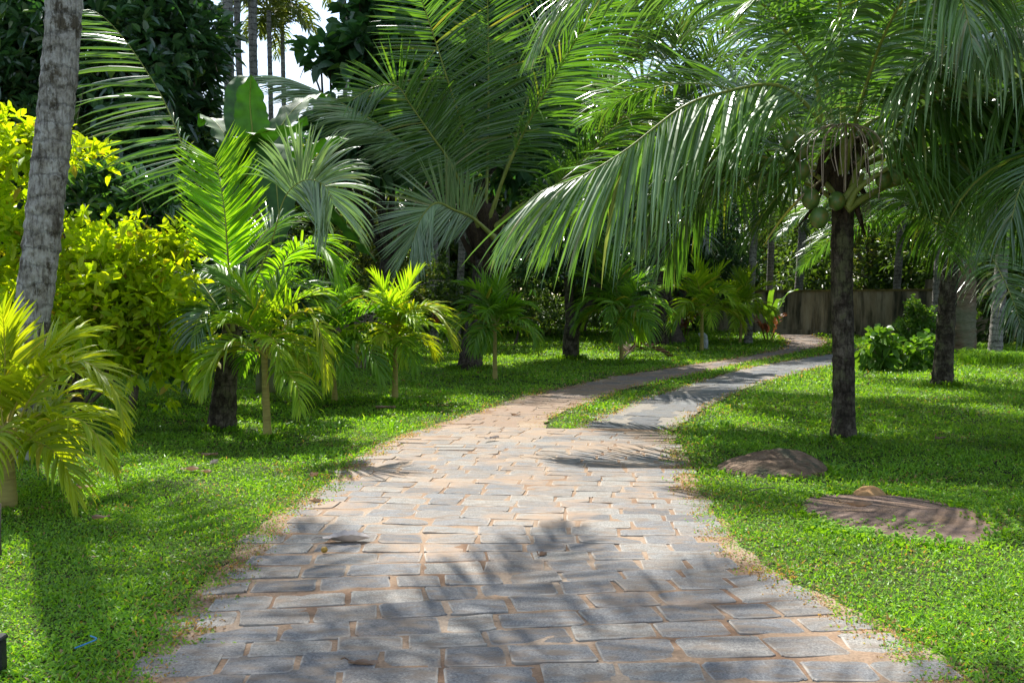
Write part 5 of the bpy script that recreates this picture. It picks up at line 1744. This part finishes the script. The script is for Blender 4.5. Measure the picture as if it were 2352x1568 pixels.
# fan palm at right
q = GD(2290, 790)
t = thing('fan_palm', 'small fan palm with radiating leaves in the dark corner right of the stout trunk', 'palm', q)
for i in range(7):
    a = i * .9 + .3
    o_ = np.array([math.cos(a), math.sin(a), 0])
    hb = q + o_ * .45 + [0, 0, 1.4 + .25 * math.sin(i * 2.1)]
    g_ = [tube_geo(catmull([q, q + o_ * .2 + [0, 0, .9], hb], 8), .014, seg=5, cap=False)]
    for k_ in range(16):
        b_ = -1.9 + 3.8 * k_ / 15
        s_ = np.array([-o_[1], o_[0], 0])
        dr_ = o_ * math.cos(b_) * .7 + s_ * math.sin(b_) + np.array([0, 0, .15])
        g_.append(blade_geo([hb, hb + dr_ * .3, hb + dr_ * .55 - [0, 0, .12]], .06, n=6, m=1, prof=([0, .5, 1], [.3, 1, .05])))
    V, F = join(g_)
    part('fan_leaf', V, F, M['gr'], t, q)


# long-grass tufts right of the stout trunk and bed edge
def tuft_geo(q, n, h, seed):
    r_ = np.random.default_rng(seed)
    az = r_.uniform(0, 6.28, n)
    o_ = np.stack([np.cos(az), np.sin(az), np.zeros(n)], -1)
    B = q + o_ * r_.random((n, 1)) * .16
    hh = h * r_.uniform(.5, 1.1, (n, 1))
    s_ = np.stack([-np.sin(az), np.cos(az), np.zeros(n)], -1) * .012
    m1 = B + o_ * hh * .25 + [0, 0, 1] * hh * .65
    tp = B + o_ * hh * .8 + [0, 0, 1] * hh * .8
    V = np.stack([B - s_ * .5, B + s_ * .5, m1 + s_, m1 - s_, tp], 1).reshape(-1, 3)
    b0 = (np.arange(n) * 5)[:, None]
    F = np.concatenate([b0 + np.array([0, 1, 2, 3]), b0 + np.array([3, 2, 4, 4])], 0)
    return V, F


tg = []
for i in range(150):
    X = rg.uniform(2190, 2420)
    p = GD(X, rg.uniform(800, 840))
    V_, F_ = tuft_geo(p, 26, .34, i)
    tg.append((V_, F_))
for i in range(160):
    X = rg.uniform(60, 2300)
    Y = rg.uniform(765, 1020)
    p = GD(X, Y)
    if path_depth(p[0], p[1]) > -.2:
        continue
    V_, F_ = tuft_geo(p, 12, .13, i)
    tg.append((V_, F_))
for (c, a, b_, hh) in ((GD(1778, 1082), .57, .37, .075), (GD(2050, 1184), .66, .90, .055), (GD(1985, 1215), .36, .15, .05), (GD(1937, 1008), .17, .17, .10), (GD(508, 985), .2, .2, .1), (GD(615, 1008), .07, .07, .1), (GD(907, 925), .08, .08, .12), (GD(22, 1062), .24, .24, .12), (GD(2163, 888), .24, .24, .16), (GD(1078, 850), .36, .36, .2), (GD(1310, 826), .3, .3, .2)):
    for k_ in range(int(70 * max(a, b_)) + 12):
        a_ = rg.uniform(0, 6.28)
        kk = rg.normal(1.0, .05)
        tg.append(tuft_geo(c + np.array([math.cos(a_) * a * kk, math.sin(a_) * b_ * kk, 0]), 14, hh * rg.uniform(.6, 1.2), k_))
V, F = join(tg)
F = [f if f[2] != f[3] else f[:3] for f in F.tolist()]
o = link('long_grass', mesh_np('long_grass', V, F, GRN))
tag(o, 'longer grass tufts along the shaded bed at the right and scattered over the lawn', 'grass', kind='stuff')


# ================================================================== far trees (shared crowns)
def far_tree_proto(seed, mat, Lf, Wf, cl):
    r_ = np.random.default_rng(seed)
    bl = []
    for i in range(9):
        a = r_.uniform(0, 6.28)
        rr = r_.uniform(.3, 2.6)
        bl.append((math.cos(a) * rr, math.sin(a) * rr, r_.uniform(2.2, 8.5), r_.uniform(1.4, 2.2), r_.uniform(1.4, 2.2), r_.uniform(1.0, 1.8), cl))
    V_, F_ = cloud_geo(bl, Lf, Wf, k=6, seed=seed, surf=.4)
    cm = mesh_np('crown', V_, F_, mat)
    V_, F_ = limbs_geo((0, 0, -.05), bl, .22, seed, .3)
    tm = mesh_np('trunk', V_, F_, M['twig'], smooth=True)
    return cm, tm


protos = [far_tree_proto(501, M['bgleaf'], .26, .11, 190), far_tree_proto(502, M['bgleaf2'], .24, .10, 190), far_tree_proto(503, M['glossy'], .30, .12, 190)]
FT = [  # X, d, scale, proto
    (-150, 30, 1.0, 2), (60, 34, 1.05, 2), (330, 36, .95, 0), (480, 40, .62, 1), (690, 44, .95, 1), (800, 40, .9, 0), (930, 48, 1.3, 2), (1060, 42, 1.1, 0),
    (1200, 50, 1.35, 1), (1330, 46, 1.15, 2), (1450, 56, 1.1, 0), (1560, 50, .9, 2), (1680, 62, .95, 1), (1790, 62, .9, 0), (1900, 66, 1.0, 2),
    (2010, 58, 1.1, 1), (2120, 52, 1.15, 0), (2250, 44, 1.2, 2), (2400, 36, 1.1, 0), (2560, 32, 1.0, 2), (620, 60, .9, 0), (1000, 66, 1.3, 1), (1120, 70, 1.6, 0), (1400, 74, 1.5, 2), (2180, 70, 1.6, 0), (250, 50, 1.3, 1)]
kinds = ['mid green', 'olive', 'dark glossy']
nearby = {-150: 'beyond the left edge', 60: 'behind the lime shrub, seen past the pale trunk', 330: 'behind the dark corner tree', 480: 'low under the bare grey trunks', 690: 'rounded, below the clouds right of the areca palms', 800: 'behind the broad-leaved tree',
          930: 'behind the left fronds of the big palm', 1060: 'behind the crown of the big palm', 1200: 'behind the right fronds of the big palm', 1330: 'behind the forked trunk', 1450: 'behind the yellow-speared young palm',
          1560: 'behind the dense small-leaved tree', 1680: 'behind the left end of the wall', 1790: 'just over the left half of the wall', 1900: 'behind the foreground palm trunk', 2010: 'over the right half of the wall',
          2120: 'behind the dark leaning trunk', 2250: 'behind the stout brown trunk', 2400: 'at the right edge behind hanging fronds', 2560: 'beyond the right edge', 620: 'far off below the areca crowns', 1000: 'far off behind the thin pale trunk',
          1120: 'far off, rising behind the middle crown', 1400: 'far off over the middle of the garden', 2180: 'far off behind the pale palm trunk', 250: 'far off behind the corner tree'}
r_ = random.Random(4)
for i, (X, d, sc, pi_) in enumerate(FT):
    x = (X - 1176) / FPX * d
    t = thing('background_tree', kinds[pi_] + ' tree ' + nearby[X], 'tree', (x, d, 0), 'background trees', rz=r_.uniform(0, 6.28))
    cm, tm = protos[pi_]
    for nm, me in (('crown', cm), ('trunk', tm)):
        o = link(nm, me, t)
        o.scale = (sc * 1.1, sc * 1.1, sc)
# dense thicket closing the view at ground level
bl = []
for k_ in range(90):
    X = -500 + k_ * 38
    d = 54 + 14 * math.sin(k_ * 1.7) if not (1650 < X < 2300) else 60 + 8 * math.sin(k_)
    if X < 500:
        d = 26 + 5 * math.sin(k_ * 1.3)
    if X > 2330:
        d = 33 + 4 * math.sin(k_ * 1.3)
    x = (X - 1176) / FPX * d
    for z_ in (.9, 2.6, 4.4):
        bl.append((x + rg.uniform(-.5, .5), d + rg.uniform(-1, 1), z_ + rg.uniform(-.3, .3), 1.5, 1.3, 1.3, 70))
V, F = cloud_geo(bl, .34, .15, k=5, seed=900, surf=.2)
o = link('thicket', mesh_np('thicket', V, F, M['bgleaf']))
tag(o, 'dark mass of shrubs and undergrowth closing the garden at the back', 'undergrowth', kind='stuff')
